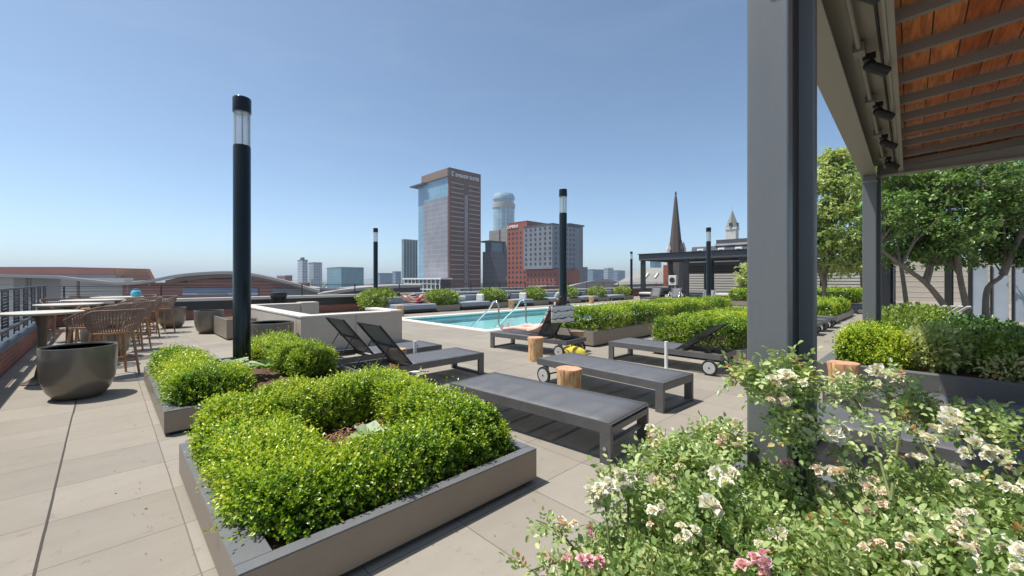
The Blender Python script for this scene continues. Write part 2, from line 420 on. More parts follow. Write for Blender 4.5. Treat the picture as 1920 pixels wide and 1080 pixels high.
class MB:
    """collects shapes and links them as one mesh object"""
    def __init__(s): s.v = []; s.f = []; s.mi = []; s.cur = 0
    def mat(s, i): s.cur = i; return s
    def add(s, vs, fs, M=None):
        b = len(s.v)
        for p in vs:
            s.v.append(tuple(M @ Vector(p)) if M is not None else tuple(p))
        for f in fs:
            s.f.append(tuple(b + i for i in f)); s.mi.append(s.cur)
        return s
    def bx(s, x0, y0, z0, x1, y1, z1, M=None):
        vs = [(x0, y0, z0), (x1, y0, z0), (x1, y1, z0), (x0, y1, z0), (x0, y0, z1), (x1, y0, z1), (x1, y1, z1), (x0, y1, z1)]
        return s.add(vs, [(0, 3, 2, 1), (4, 5, 6, 7), (0, 1, 5, 4), (1, 2, 6, 5), (2, 3, 7, 6), (3, 0, 4, 7)], M)
    def bc(s, c, d, M=None):
        return s.bx(c[0] - d[0] / 2, c[1] - d[1] / 2, c[2] - d[2] / 2, c[0] + d[0] / 2, c[1] + d[1] / 2, c[2] + d[2] / 2, M)
    def bar(s, p, q, w, h):
        p = Vector(p); q = Vector(q); d = (q - p); L = d.length; d.normalize()
        up = Vector((0, 0, 1)) if abs(d.z) < 0.95 else Vector((1, 0, 0))
        sd = d.cross(up).normalized(); u = sd.cross(d)
        M = Matrix(((d.x, sd.x, u.x, p.x), (d.y, sd.y, u.y, p.y), (d.z, sd.z, u.z, p.z), (0, 0, 0, 1)))
        return s.bx(0, -w / 2, -h / 2, L, w / 2, h / 2, M)
    def tube(s, path, r, n=10, cap=True):
        path = [Vector(p) for p in path]
        rs = r if isinstance(r, (list, tuple)) else [r] * len(path)
        b = len(s.v); ref = None
        for i, p in enumerate(path):
            d = (path[min(i + 1, len(path) - 1)] - path[max(i - 1, 0)]).normalized()
            if ref is None: ref = Vector((0, 0, 1)) if abs(d.z) < 0.9 else Vector((1, 0, 0))
            u = d.cross(ref).normalized(); w = u.cross(d).normalized(); ref = w
            ref = w
            for k in range(n):
                a = 2 * PI * k / n
                s.v.append(tuple(p + rs[i] * (math.cos(a) * u + math.sin(a) * w)))
            # keep a steady frame
            ref = w
        for i in range(len(path) - 1):
            for k in range(n):
                s.f.append((b + i * n + k, b + i * n + (k + 1) % n, b + (i + 1) * n + (k + 1) % n, b + (i + 1) * n + k)); s.mi.append(s.cur)
        if cap:
            s.f.append(tuple(b + k for k in reversed(range(n)))); s.mi.append(s.cur)
            s.f.append(tuple(b + (len(path) - 1) * n + k for k in range(n))); s.mi.append(s.cur)
        return s
    def lathe(s, prof, n=32, c=(0, 0, 0), wob=None):
        b = len(s.v); m = len(prof)
        for (r, z) in prof:
            for k in range(n):
                a = 2 * PI * k / n
                q = r * (wob(a) if wob else 1)
                s.v.append((c[0] + q * math.cos(a), c[1] + q * math.sin(a), c[2] + z))
        for i in range(m - 1):
            for k in range(n):
                s.f.append((b + i * n + k, b + i * n + (k + 1) % n, b + (i + 1) * n + (k + 1) % n, b + (i + 1) * n + k)); s.mi.append(s.cur)
        if prof[0][0] > 1e-6:
            s.f.append(tuple(b + k for k in reversed(range(n)))); s.mi.append(s.cur)
        if prof[-1][0] > 1e-6:
            s.f.append(tuple(b + (m - 1) * n + k for k in range(n))); s.mi.append(s.cur)
        return s
    def prism(s, poly, ax0, ax1, plane='xz'):
        """extrude a polygon given in a plane along the third axis"""
        n = len(poly)
        def P(a, b, t): return (a, t, b) if plane == 'xz' else ((t, a, b) if plane == 'yz' else (a, b, t))
        vs = [P(a, b, ax0) for a, b in poly] + [P(a, b, ax1) for a, b in poly]
        fs = [tuple(range(n)), tuple(reversed(range(n, 2 * n)))] + [(i, i + n, (i + 1) % n + n, (i + 1) % n) for i in range(n)]
        return s.add(vs, fs)
    def build(s, name, mat, parent=None, bevel=0.0, smooth=False, loc=None, seg=2):
        me = bpy.data.meshes.new(name)
        me.from_pydata(s.v, [], s.f)
        if any(s.mi): me.polygons.foreach_set('material_index', s.mi)
        bm_fix(me)
        o = link_mesh(name, me, mat, parent, smooth)
        if loc is not None: o.location = loc
        if bevel:
            m = o.modifiers.new("bevel", 'BEVEL'); m.width = bevel; m.segments = seg; m.limit_method = 'ANGLE'; m.angle_limit = R(40)
        if smooth and not bevel:
            try: me.set_sharp_from_angle(angle=R(42))
            except Exception: pass
        return o
import bmesh
def bm_fix(me):
    bm = bmesh.new(); bm.from_mesh(me)
    bmesh.ops.recalc_face_normals(bm, faces=bm.faces)
    bm.to_mesh(me); bm.free()
    me.update()

# ------------------------------------------------------------------ foliage helpers
def unit(a):
    return a / np.maximum(np.linalg.norm(a, axis=1, keepdims=True), 1e-9)
def leaves(name, P, D, N, L, Wd, tone, mat, parent=None, fold=0.18, shape=4):
    """one mesh of n leaves: base P, direction D, upper side N, length L, width Wd, one tone each"""
    n = len(P)
    D = unit(D); S = unit(np.cross(D, N)); U = np.cross(S, D)
    L = np.broadcast_to(np.asarray(L, float), (n,))[:, None]; Wd = np.broadcast_to(np.asarray(Wd, float), (n,))[:, None]
    if shape == 4:
        V = np.stack([P, P + D * L * .52 + S * Wd * .5 + U * Wd * fold, P + D * L - U * L * .06, P + D * L * .52 - S * Wd * .5 + U * Wd * fold], 1)
        F = np.array([[0, 1, 2], [0, 2, 3]]); k = 4
    else:
        V = np.stack([P, P + D * L * .3 + S * Wd * .46 + U * Wd * fold, P + D * L * .68 + S * Wd * .40 + U * Wd * fold, P + D * L - U * L * .12,
                      P + D * L * .68 - S * Wd * .40 + U * Wd * fold, P + D * L * .3 - S * Wd * .46 + U * Wd * fold], 1)
        F = np.array([[0, 1, 2, 3], [0, 3, 4, 5]]); k = 6
    fn, fl = F.shape
    V = V.reshape(-1, 3)
    FA = (F[None] + (np.arange(n) * k)[:, None, None]).reshape(-1)
    me = bpy.data.meshes.new(name)
    me.vertices.add(len(V)); me.vertices.foreach_set('co', V.astype(np.float32).ravel())
    me.loops.add(len(FA)); me.loops.foreach_set('vertex_index', FA.astype(np.int32))
    me.polygons.add(n * fn)
    me.polygons.foreach_set('loop_start', (np.arange(n * fn) * fl).astype(np.int32))
    at = me.attributes.new('tone', 'FLOAT', 'FACE')
    at.data.foreach_set('value', np.repeat(np.clip(tone, 0, 1), fn).astype(np.float32))
    me.update(calc_edges=True)
    return link_mesh(name, me, mat, parent)
def rand_unit(n):
    return unit(RNG.normal(size=(n, 3)))
def lump(P, f, seed):
    r = np.random.default_rng(seed); o = np.zeros(len(P))
    for i in range(5):
        k = unit(r.normal(size=(1, 3)))[0] * f * (0.6 + 0.5 * i)
        o += np.sin(P @ k + r.uniform(0, 6.28)) / (1 + .5 * i)
    return o / 2.2
def hedge_surface(boxes, n, rad=0.13):
    """n points with outward directions on the rounded skin of a union of boxes (x0,y0,x1,y1,z0,z1)"""
    B = np.array(boxes, float); faces = []
    for i, b in enumerate(B):
        sx, sy, sz = b[2] - b[0], b[3] - b[1], b[5] - b[4]
        for ax, ar in (('z', sx * sy), ('x0', sy * sz), ('x1', sy * sz), ('y0', sx * sz), ('y1', sx * sz)): faces.append((i, ax, ar))
    ar = np.array([f[2] for f in faces]); pick = RNG.choice(len(faces), size=int(n * 1.35), p=ar / ar.sum())
    u = RNG.random((len(pick), 2)); P = np.zeros((len(pick), 3)); bi = np.array([faces[k][0] for k in pick])
    b = B[bi]
    ax = np.array([{'z': 0, 'x0': 1, 'x1': 2, 'y0': 3, 'y1': 4}[faces[k][1]] for k in pick])
    P[:, 0] = b[:, 0] + (b[:, 2] - b[:, 0]) * u[:, 0]; P[:, 1] = b[:, 1] + (b[:, 3] - b[:, 1]) * u[:, 1]; P[:, 2] = b[:, 5]
    s = ax >= 1
    P[s, 2] = b[s, 4] + (b[s, 5] - b[s, 4]) * u[s, 1]
    P[ax == 1, 0] = b[ax == 1, 0]; P[ax == 2, 0] = b[ax == 2, 2]
    m = (ax == 1) | (ax == 2); P[m, 1] = b[m, 1] + (b[m, 3] - b[m, 1]) * u[m, 0]
    P[ax == 3, 1] = b[ax == 3, 1]; P[ax == 4, 1] = b[ax == 4, 3]
    lo = b[:, [0, 1, 4]] + rad; hi = b[:, [2, 3, 5]] - rad; lo[:, 2] = b[:, 4]
    c = np.clip(P, lo, np.maximum(hi, lo)); d = unit(P - c); Q = c + d * rad
    ok = np.ones(len(P), bool)
    for j, q in enumerate(B):
        ok &= ~((bi != j) & (P[:, 0] > q[0] + .05) & (P[:, 0] < q[2] - .05) & (P[:, 1] > q[1] + .05) & (P[:, 1] < q[3] - .05) & (P[:, 2] < q[5] + .001))
    return Q[ok][:n], d[ok][:n]
def boxwood(parent, boxes, sprigs, leaf=0.021, per=9, mat="box_leaf", seed=1, rad=0.13, stem_len=(0.05, 0.11), core=True, fuzz=0.035):
    P, N = hedge_surface(boxes, sprigs, rad)
    n = len(P)
    lf = lump(P, 9, seed)
    P = P + N * (lf * fuzz * 1.2 - np.abs(RNG.normal(size=n)) * fuzz * 1.2)[:, None]
    up = np.array([0, 0, 1.0])
    A = unit(N * .75 + up * .8 + RNG.normal(size=(n, 3)) * .33)
    SL = RNG.uniform(stem_len[0], stem_len[1], n) * (1 + .35 * lump(P, 5, seed + 9))
    wild = RNG.random(n) < .035
    SL[wild] *= RNG.uniform(1.3, 1.9, wild.sum())
    t = np.tile((np.arange(per) + .5) / per, n)
    idx = np.repeat(np.arange(n), per)
    ph = np.tile(np.arange(per) * 2.4, n) + np.repeat(RNG.uniform(0, 6.28, n), per)
    e1 = unit(np.cross(A, RNG.normal(size=(n, 3)))); e2 = np.cross(A, e1)
    rad_d = e1[idx] * np.cos(ph)[:, None] + e2[idx] * np.sin(ph)[:, None]
    Pb = P[idx] + A[idx] * (SL[idx] * t)[:, None]
    D = A[idx] * (.35 + .5 * t)[:, None] + rad_d * .8 + RNG.normal(size=(len(idx), 3)) * .15
    Nn = A[idx] - rad_d * .3 + RNG.normal(size=(len(idx), 3)) * .25
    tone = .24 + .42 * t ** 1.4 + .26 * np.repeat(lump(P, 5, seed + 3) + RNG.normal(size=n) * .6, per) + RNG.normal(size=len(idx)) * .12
    Lf = leaf * RNG.uniform(.75, 1.25, len(idx))
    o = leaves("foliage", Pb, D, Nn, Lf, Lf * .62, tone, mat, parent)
    if core:
        m = MB()
        r = random.Random(seed)
        for b in boxes:
            area = (b[2] - b[0]) * (b[3] - b[1])
            for _ in range(int(26 * area) + 6):
                x = r.uniform(b[0] + .08, b[2] - .08); y = r.uniform(b[1] + .08, b[3] - .08)
                p = Vector((x, y, b[4] - .02)); q = Vector((x + r.uniform(-.1, .1), y + r.uniform(-.1, .1), b[5] - .1))
                m.tube([p, p.lerp(q, .5) + Vector((r.uniform(-.03, .03), r.uniform(-.03, .03), 0)), q], [.009, .006, .003], 4)
        m.build("stem", "twig", parent)['kind'] = 'stuff'
    return o
def blob_leaves(name, parent, C, Rr, n, leaf, mat, tone0=.45, flat=1.0, seed=0, shape=4, wide=.6, shell=.45, upb=.35, droop=0.0):
    """leaf cloud in an ellipsoid, denser towards the outside, in lumps"""
    C = np.array(C, float); Rr = np.array(Rr, float)
    d = rand_unit(n); r = (shell + (1 - shell) * RNG.random(n) ** .6)
    r = r * (1 + .26 * lump(d * 3, 2.6, seed))
    P = C + d * Rr * r[:, None]
    D = unit(d * .8 + rand_unit(n) * .8 + np.array([0, 0, upb - droop]))
    N = unit(d * .6 + rand_unit(n) * .6 + np.array([0, 0, .6]))
    tone = tone0 + .2 * lump(P, 3.0, seed + 5) + RNG.normal(size=n) * .15
    L = leaf * RNG.uniform(.7, 1.3, n)
    return leaves(name, P, D, N, L, L * wide, tone, mat, parent, shape=shape)

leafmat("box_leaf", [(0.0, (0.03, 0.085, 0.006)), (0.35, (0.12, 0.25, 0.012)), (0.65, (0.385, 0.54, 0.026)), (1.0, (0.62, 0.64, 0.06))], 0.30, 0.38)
leafmat("rose_leaf", [(0.0, (0.08, 0.15, 0.045)), (0.4, (0.27, 0.40, 0.12)), (0.7, (0.52, 0.60, 0.25)), (0.9, (0.66, 0.66, 0.33)), (1.0, (0.50, 0.24, 0.09))], 0.34, 0.33)
leafmat("pale_leaf", [(0.0, (0.10, 0.18, 0.03)), (0.5, (0.32, 0.43, 0.07)), (1.0, (0.60, 0.62, 0.20))], 0.45, 0.35)
leafmat("bloom_pale", [(0.0, (0.35, 0.45, 0.14)), (0.5, (0.62, 0.64, 0.34)), (1.0, (0.80, 0.76, 0.60))], 0.6, 0.3)
leafmat("dark_leaf", [(0.0, (0.025, 0.065, 0.016)), (0.5, (0.10, 0.20, 0.05)), (1.0, (0.32, 0.45, 0.13))], 0.35, 0.30)
leafmat("light_leaf", [(0.0, (0.12, 0.20, 0.04)), (0.5, (0.40, 0.50, 0.15)), (1.0, (0.66, 0.68, 0.34))], 0.40, 0.42)
leafmat("cabbage_leaf", [(0.0, (0.32, 0.42, 0.24)), (1.0, (0.58, 0.64, 0.46))], 0.5, 0.3)
leafmat("hosta_leaf", [(0.0, (0.14, 0.30, 0.03)), (1.0, (0.34, 0.50, 0.06))], 0.4, 0.35)

leafmat("litter_leaf", [(0.0, (0.10, 0.065, 0.035)), (0.5, (0.22, 0.15, 0.07)), (1.0, (0.30, 0.34, 0.06))], 0.6, 0.2)
# ================================================================== SETTING: deck, pool, ground
PX0, PX1, PY0, PY1 = 8.2, 22.5, 9.4, 14.5
DX0, DX1, DY0, DY1 = -1.15, 44.0, -9.0, 19.5
m = MB()
for (x0, y0, x1, y1) in ((DX0, DY0, DX1, PY0), (DX0, PY1, DX1, DY1), (DX0, PY0, PX0, PY1), (PX1, PY0, DX1, PY1)):
    m.add([(x0, y0, 0), (x1, y0, 0), (x1, y1, 0), (x0, y1, 0)], [(0, 1, 2, 3)])
tag(m.build("deck_pavement", "paver"), kind='structure')
m = MB()   # the wide control joint along the left side, a groove strip of dark sealant
r = random.Random(3); y = DY0
while y < DY1 - 1:
    y2 = y + 0.605 * r.choice((1, 1, 2)); w = 0.0045 + r.random() * 0.003; o = (r.random() - .5) * .006
    m.add([(-.26 - w + o, y, .004), (-.26 + w + o, y, .004), (-.26 + w + o, y2, .004), (-.26 - w + o, y2, .004)], [(0, 1, 2, 3)])
    y = y2
paint("joint_sealant", (0.055, 0.047, 0.042), 0.9)
tag(m.build("pavement_joint", "joint_sealant"), kind='structure')
m = MB()
for (x0, y0, x1, y1) in ((DX0 - .3, DY0 - .3, DX1 + .3, DY0), (DX0 - .3, DY1 + .4, DX1 + .3, DY1 + .7), (DX0 - .6, DY0 - .3, DX0 - .31, DY1 + .7), (DX1 + .31, DY0 - .3, DX1 + .6, DY1 + .7)):
    m.bx(x0, y0, -28, x1, y1, -.06)
tag(m.build("building_wall", "brick"), kind='structure')
m = MB()   # pool shell
d = 1.25
m.add([(PX0, PY0, -d), (PX1, PY0, -d), (PX1, PY1, -d), (PX0, PY1, -d)], [(0, 1, 2, 3)])
for (a, b) in (((PX0, PY0), (PX1, PY0)), ((PX1, PY0), (PX1, PY1)), ((PX1, PY1), (PX0, PY1)), ((PX0, PY1), (PX0, PY0))):
    m.mat(0).add([(*a, -d), (*b, -d), (*b, -.36), (*a, -.36)], [(0, 1, 2, 3)])
    m.mat(1).add([(*a, -.36), (*b, -.36), (*b, -.02), (*a, -.02)], [(0, 1, 2, 3)])
for k in range(4):   # entry steps at the near corner
    m.mat(0).bx(PX0 + .01, PY0 + .01 + .32 * k, -d + .002, PX0 + 2.4, PY0 + .01 + .32 * (k + 1), -.3 - .24 * k)
tag(m.build("pool_basin", ["pool_plaster", "pool_tile"]), kind='structure')
m = MB()
for (x0, y0, x1, y1) in ((PX0 - .32, PY0 - .32, PX1 + .32, PY0 + .03), (PX0 - .32, PY1 - .03, PX1 + .32, PY1 + .32), (PX0 - .32, PY0 + .03, PX0 + .03, PY1 - .03), (PX1 - .03, PY0 + .03, PX1 + .32, PY1 - .03)):
    m.bx(x0, y0, -.05, x1, y1, .012)
tag(m.build("pool_coping", "coping", bevel=.01), kind='structure')
m = MB()
m.add([(PX0 + .001, PY0 + .001, -.10), (PX1 - .001, PY0 + .001, -.10), (PX1 - .001, PY1 - .001, -.10), (PX0 + .001, PY1 - .001, -.10)], [(0, 1, 2, 3)])
tag(m.build("pool_water", "pool_water"), kind='structure')
m = MB(); m.add([(-9000, -9000, -28), (9000, -9000, -28), (9000, 9000, -28), (-9000, 9000, -28)], [(0, 1, 2, 3)])
tag(m.build("city_ground", "street"), kind='structure')

# fallen scraps on the pavement
def scrap(x, y, label, s=.02, n=5):
    P = np.array([[x, y, .008]] * n) + RNG.normal(size=(n, 3)) * np.array([s, s, .002])
    o = leaves("leaf_sprig", P, rand_unit(n) * np.array([1, 1, .1]), np.array([[0, 0, 1.0]] * n), .022, .012, np.full(n, .6), "box_leaf")
    return tag(o, label, "leaf litter")
scrap(.455, 2.26, "small green boxwood sprig lying on the pavers beside the near planter", .022, 9)
scrap(.05, 4.02, "tiny dry leaf lying on the pavers left of the near planter", .003, 2)
scrap(.18, 3.62, "two dry leaf scraps on the pavers close to the near planter", .006, 3)

_n = 170
_u = RNG.random(_n)
_P = np.stack([np.where(_u < .45, RNG.uniform(.05, .38, _n), RNG.uniform(-1.0, 7.5, _n)), np.where(_u < .45, RNG.uniform(1.6, 8, _n), RNG.uniform(.9, 9, _n)), np.full(_n, .007)], 1)
tag(leaves("leaf_litter", _P, RNG.normal(size=(_n, 3)) * np.array([1, 1, .15]), RNG.normal(size=(_n, 3)) * .25 + np.array([0, 0, 1.0]), RNG.uniform(.006, .018, _n), RNG.uniform(.004, .009, _n), np.clip(.3 + RNG.normal(size=_n) * .3, 0, 1), "litter_leaf"), kind='stuff')

# ================================================================== parapets and railings
def seg_wall(name, label, x0, y0, x1, y1, parts):
    t = thing(name, label, "parapet wall", (x0, y0, 0))
    for (nm, z0, z1, mt, grow) in parts:
        MB().bx(-grow, -grow, z0, x1 - x0 + grow, y1 - y0 + grow, z1).build(nm, mt, t, bevel=.006)
    return t
seg_wall("brick_parapet", "low red brick curb under the dark railing on the left edge", DX0 - .3, DY0, DX0, DY1, (("wall", 0, .36, "brick", 0), ("cap", .36, .40, "dark_metal", .012)))
seg_wall("brick_parapet", "long parapet with pale coping above brick along the far pool edge", DX0 - .3, DY1 + .02, DX1, DY1 + .4, (("wall", -.3, .36, "brick", 0), ("metal_band", .36, .70, "dark_metal", .01), ("coping", .70, .81, "concrete_cap", .04)))
t = thing("guard_railing", "dark louvred panel railing standing on the brick curb beside the dining tables", "railing", (DX0 - .14, 0, 0))
y = 4.6
while y < DY1 - .9:
    m = MB()
    m.bx(-.008, y, .43, .008, y + .05, 1.31).bx(-.008, y + .64, .43, .008, y + .69, 1.31)
    for k in range(15):
        z = .47 + k * .057
        m.bx(-.006, y + .05, z, .006, y + .64, z + .042)
    m.build("louvre_panel", "dark_metal", t)
    y += 1.36
m = MB().bx(-.03, 3.2, 1.312, .03, DY1 - .3, 1.345)
m.build("top_rail", "dark_metal", t)
m = MB().bx(.035, 3.2, .62, .10, DY1 - .3, .66); m.build("foot_rail", "lounger_metal", t)
m = MB()
for k in range(6): m.bx(-.006, 3.2, .58 + k * .12, .006, DY1 - .3, .592 + k * .12)
m.build("cable", "stainless", t)
t = thing("cable_railing", "thin steel cable railing on the far parapet coping behind the daybeds", "railing", (DX0, DY1 + .2, .81))
x = .2
while x < 44:
    MB().bx(x - .02, -.02, 0, x + .02, .02, .47).build("post", "dark_metal", t); x += 2.4
m = MB()
for k in range(4): m.bx(.1, -.005, .10 + k * .105, 44, .005, .11 + k * .105)
m.bx(.1, -.02, .47, 44, .02, .49)
m.build("cable", "dark_metal", t)

# pale concrete seat walls round the fire lounge
t = thing("seat_wall", "tall pale concrete wall panel nearest the two dark loungers", "concrete wall", (2.85, 9.05, 0))
MB().bx(0, 0, 0, 1.15, .3, .72).bx(1.158, 0, 0, 2.3, .3, .72).bx(2.0, .3, 0, 2.3, 1.35, .72).build("wall", "concrete_wall", t, bevel=.008)
MB().bx(-.012, -.012, .721, 1.987, .312, .76).bx(1.99, -.012, .721, 2.312, 1.36, .775).build("cap", "concrete_cap", t, bevel=.006)
t = thing("seat_wall", "long pale concrete side wall running back behind the lamp post", "concrete wall", (2.55, 9.36, 0))
for k in range(4): MB().bx(.3, k * 1.3 + .0, 0, .6, k * 1.3 + 1.293, .72).build("wall", "concrete_wall", t, bevel=.008)
MB().bx(.29, 0, .721, .61, 5.19, .76).build("cap", "concrete_cap", t, bevel=.006)
t = thing("seat_wall", "pale concrete back wall with a square end pier beside the litter bin", "concrete wall", (2.85, 14.6, 0))
MB().bx(0, 0, 0, 1.75, .3, .70).build("wall", "concrete_wall", t, bevel=.008)
MB().bx(1.755, -.06, 0, 2.3, .48, .76).build("pier", "concrete_wall", t, bevel=.008)
MB().bx(0, -.012, .701, 1.75, .312, .74).build("cap", "concrete_cap", t, bevel=.006)

# ================================================================== lamp posts
def lamp_post(x, y, label, z=0.0):
    t = thing("lamp_post", label, "lamp post", (x, y, z), RNG.uniform(0, 6), "tall black lamp posts around the roof deck")
    r = .106
    MB().lathe([(r + .035, 0), (r + .035, .02), (r, .03), (r, 3.33), (r - .012, 3.345)], 40).build("pole", "black_gloss", t, smooth=True)
    MB().lathe([(r - .006, 3.346), (r - .006, 3.80)], 40).build("lens", "lamp_glass", t, smooth=True)
    m = MB()
    for k in range(3):
        a = 2 * PI * k / 3
        m.bar((math.cos(a) * (r - .018), math.sin(a) * (r - .018), 3.34), (math.cos(a) * (r - .018), math.sin(a) * (r - .018), 3.81), .012, .012)
    m.build("rod", "stainless", t)
    c = MB().lathe([(r + .006, 3.80), (r + .006, 3.985), (r - .006, 4.0), (0, 4.0)], 40).build("cap", "black_gloss", t, smooth=True)
    MB().lathe([(0, 3.792), (r - .03, 3.792), (r - .03, 3.799), (0, 3.799)], 32).build("reflector", "lamp_under", c)
    return t
lamp_post(1.34, 6.66, "large black lamp post rising from the hedge planter beside the pale leaves")
lamp_post(9.0, 7.15, "black lamp post standing behind the long boxwood planter beside the sunbather", .0)
lamp_post(9.3, 18.85, "slim black lamp post in front of the far parapet beside a round shrub")
lamp_post(20.5, 7.5, "black lamp post between the dark canopy and the far hedges")
lamp_post(33.0, 18.6, "smallest black lamp post at the far corner beside the canopy post")

# ================================================================== planters and boxwood hedges
def planter(name, label, x0, y0, x1, y1, h=.24, lw=.09, wl=None, mulch=True, base=True, mat="planter_metal"):
    """sheet-metal planter: four outer panels, a flat rim, a recessed plinth and a bed of mulch"""
    t = thing(name, label, "planter", (x0, y0, 0))
    X, Y = x1 - x0, y1 - y0; wl = wl or lw
    z0 = .035
    for a in ((0, 0, X, .012), (0, Y - .012, X, Y), (0, .0125, .012, Y - .0125), (X - .012, .0125, X, Y - .0125)):
        MB().bx(a[0], a[1], z0, a[2], a[3], h - .0005).build("side_panel", mat, t, bevel=.002)
    if base: MB().bx(.05, .05, 0, X - .05, Y - .05, z0 + .03).build("plinth", "black_matt", t)
    m = MB()
    m.bx(0, 0, h, X, lw, h + .008).bx(0, Y - lw, h, X, Y, h + .008).bx(0, lw + .003, h, wl, Y - lw - .003, h + .008).bx(X - lw, lw + .003, h, X, Y - lw - .003, h + .008)
    m.bx(wl - .012, lw - .012, h - .09, wl, Y - lw + .012, h).bx(X - lw, lw - .012, h - .09, X - lw + .012, Y - lw + .012, h).bx(wl, lw - .012, h - .09, X - lw, lw, h).bx(wl, Y - lw, h - .09, X - lw, Y - lw + .012, h)
    m.build("rim", "planter_cap", t, bevel=.002)
    if mulch:
        nx, ny = max(4, int((X) / .07)), max(4, int((Y) / .07))
        m = MB(); r = random.Random(int(X * 100 + Y * 10)); vs = []
        for j in range(ny + 1):
            for i in range(nx + 1): vs.append((wl + (X - wl - lw) * i / nx, lw + (Y - 2 * lw) * j / ny, h - .055 + r.uniform(-.014, .014)))
        m.add(vs, [(j * (nx + 1) + i, j * (nx + 1) + i + 1, (j + 1) * (nx + 1) + i + 1, (j + 1) * (nx + 1) + i) for j in range(ny) for i in range(nx)])
        m.build("mulch", "mulch", t)
    return t
def chips(parent, x0, y0, x1, y1, z, n):
    m = MB(); r = random.Random(n)
    for _ in range(n):
        c = Vector((r.uniform(x0, x1), r.uniform(y0, y1), z + r.uniform(-.008, .012))); a = r.uniform(0, 6.3)
        dv = Vector((math.cos(a), math.sin(a), r.uniform(-.35, .35))) * r.uniform(.012, .035)
        m.bar(c - dv, c + dv, r.uniform(.006, .014), .004)
    o = m.build("bark_chip", "mulch_chip", parent); o['kind'] = 'stuff'
    return o
def hedge(label, boxes, sprigs, base, **kw):
    t = thing("boxwood_hedge", label, "hedge", base)
    bb = [(b[0] - base[0], b[1] - base[1], b[2] - base[0], b[3] - base[1], b[4] - base[2], b[5] - base[2]) for b in boxes]
    boxwood(t, bb, sprigs, **kw)
    return t

# near planter, ring hedge
pt = planter("planter_box", "low bronze metal planter nearest the camera holding the square hedge ring", .40, 2.06, 2.28, 4.02, .245, .075, .15)
chips(pt, .17, .085, 1.78, 1.72, .192, 520); chips(pt, .6, .6, 1.4, 1.36, .27, 420)
m = MB(); nx = 14; rr_ = random.Random(9)
m.add([(.45 + 1.0 * i / nx, .5 + .95 * j / nx, .17 + .10 * math.sin(PI * i / nx) ** .5 * math.sin(PI * j / nx) ** .5 + rr_.uniform(-.01, .01)) for j in range(nx + 1) for i in range(nx + 1)], [(j * (nx + 1) + i, j * (nx + 1) + i + 1, (j + 1) * (nx + 1) + i + 1, (j + 1) * (nx + 1) + i) for j in range(nx) for i in range(nx)])
m.build('mulch_mound', 'mulch', pt, smooth=True)
zb, zt = .19, .59
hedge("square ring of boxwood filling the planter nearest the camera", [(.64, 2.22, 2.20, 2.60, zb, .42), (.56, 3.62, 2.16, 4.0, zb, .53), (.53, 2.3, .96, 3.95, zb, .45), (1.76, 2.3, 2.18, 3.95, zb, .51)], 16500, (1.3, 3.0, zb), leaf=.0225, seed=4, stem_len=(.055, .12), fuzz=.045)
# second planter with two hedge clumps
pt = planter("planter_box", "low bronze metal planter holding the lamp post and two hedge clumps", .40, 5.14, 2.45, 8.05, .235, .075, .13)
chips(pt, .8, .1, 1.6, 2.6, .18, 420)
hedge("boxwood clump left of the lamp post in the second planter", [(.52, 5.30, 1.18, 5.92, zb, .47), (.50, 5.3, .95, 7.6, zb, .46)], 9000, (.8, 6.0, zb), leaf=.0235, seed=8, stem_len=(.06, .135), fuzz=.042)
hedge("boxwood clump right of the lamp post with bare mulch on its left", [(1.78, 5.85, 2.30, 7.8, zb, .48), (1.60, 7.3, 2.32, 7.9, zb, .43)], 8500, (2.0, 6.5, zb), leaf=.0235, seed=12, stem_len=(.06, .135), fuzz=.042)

def rosette(name, label, cat, x, y, z, n, L, Wd, mat, lift=.5, seed=0, lo=.3):
    t = thing(name, label, cat, (x, y, z)); r = random.Random(seed)
    for k in range(n):
        a = k * 2.4 + r.uniform(-.2, .2); el = lift * (1 - k / n * .7) + r.uniform(-.1, .1)
        m = MB(); nu, nv = 6, 4; vs = []
        l = L * (.7 + .5 * k / n) * r.uniform(.85, 1.15); w = Wd * r.uniform(.85, 1.15)
        for i in range(nu + 1):
            s = i / nu; wd = w * math.sin(PI * min(1, .12 + .88 * s) ** .8) * .5 + .004
            rr_ = l * s; zz = rr_ * math.sin(el) - .35 * l * s * s * math.cos(el)
            xx = rr_ * math.cos(el) + .02
            for j in range(nv + 1):
                q = (j / nv - .5) * 2
                vs.append((xx * math.cos(a) - q * wd * math.sin(a), xx * math.sin(a) + q * wd * math.cos(a), zz + .18 * wd * q * q + .012 * math.sin(7 * s + 3 * q + k)))
        m.add(vs, [(i * (nv + 1) + j, i * (nv + 1) + j + 1, (i + 1) * (nv + 1) + j + 1, (i + 1) * (nv + 1) + j) for i in range(nu) for j in range(nv)])
        me = bpy.data.meshes.new("leaf"); me.from_pydata(m.v, [], m.f)
        at = me.attributes.new('tone', 'FLOAT', 'FACE'); at.data.foreach_set('value', np.full(len(m.f), r.random(), np.float32))
        me.update(); link_mesh("leaf", me, mat, t, True)
    return t
rosette("cabbage_plant", "pale grey-green ruffled plant beside the large lamp post", "plant", 1.16, 6.22, .40, 15, .27, .17, "cabbage_leaf", .75, 1)
rosette("hosta_plant", "bright green broad leaved plant right of the large lamp post", "plant", 1.50, 6.30, .32, 10, .27, .12, "hosta_leaf", .8, 2)
rosette("cabbage_plant", "small pale leaf plant in the mulch inside the nearest hedge ring", "plant", 1.48, 3.12, .28, 6, .16, .13, "cabbage_leaf", 1.0, 3)

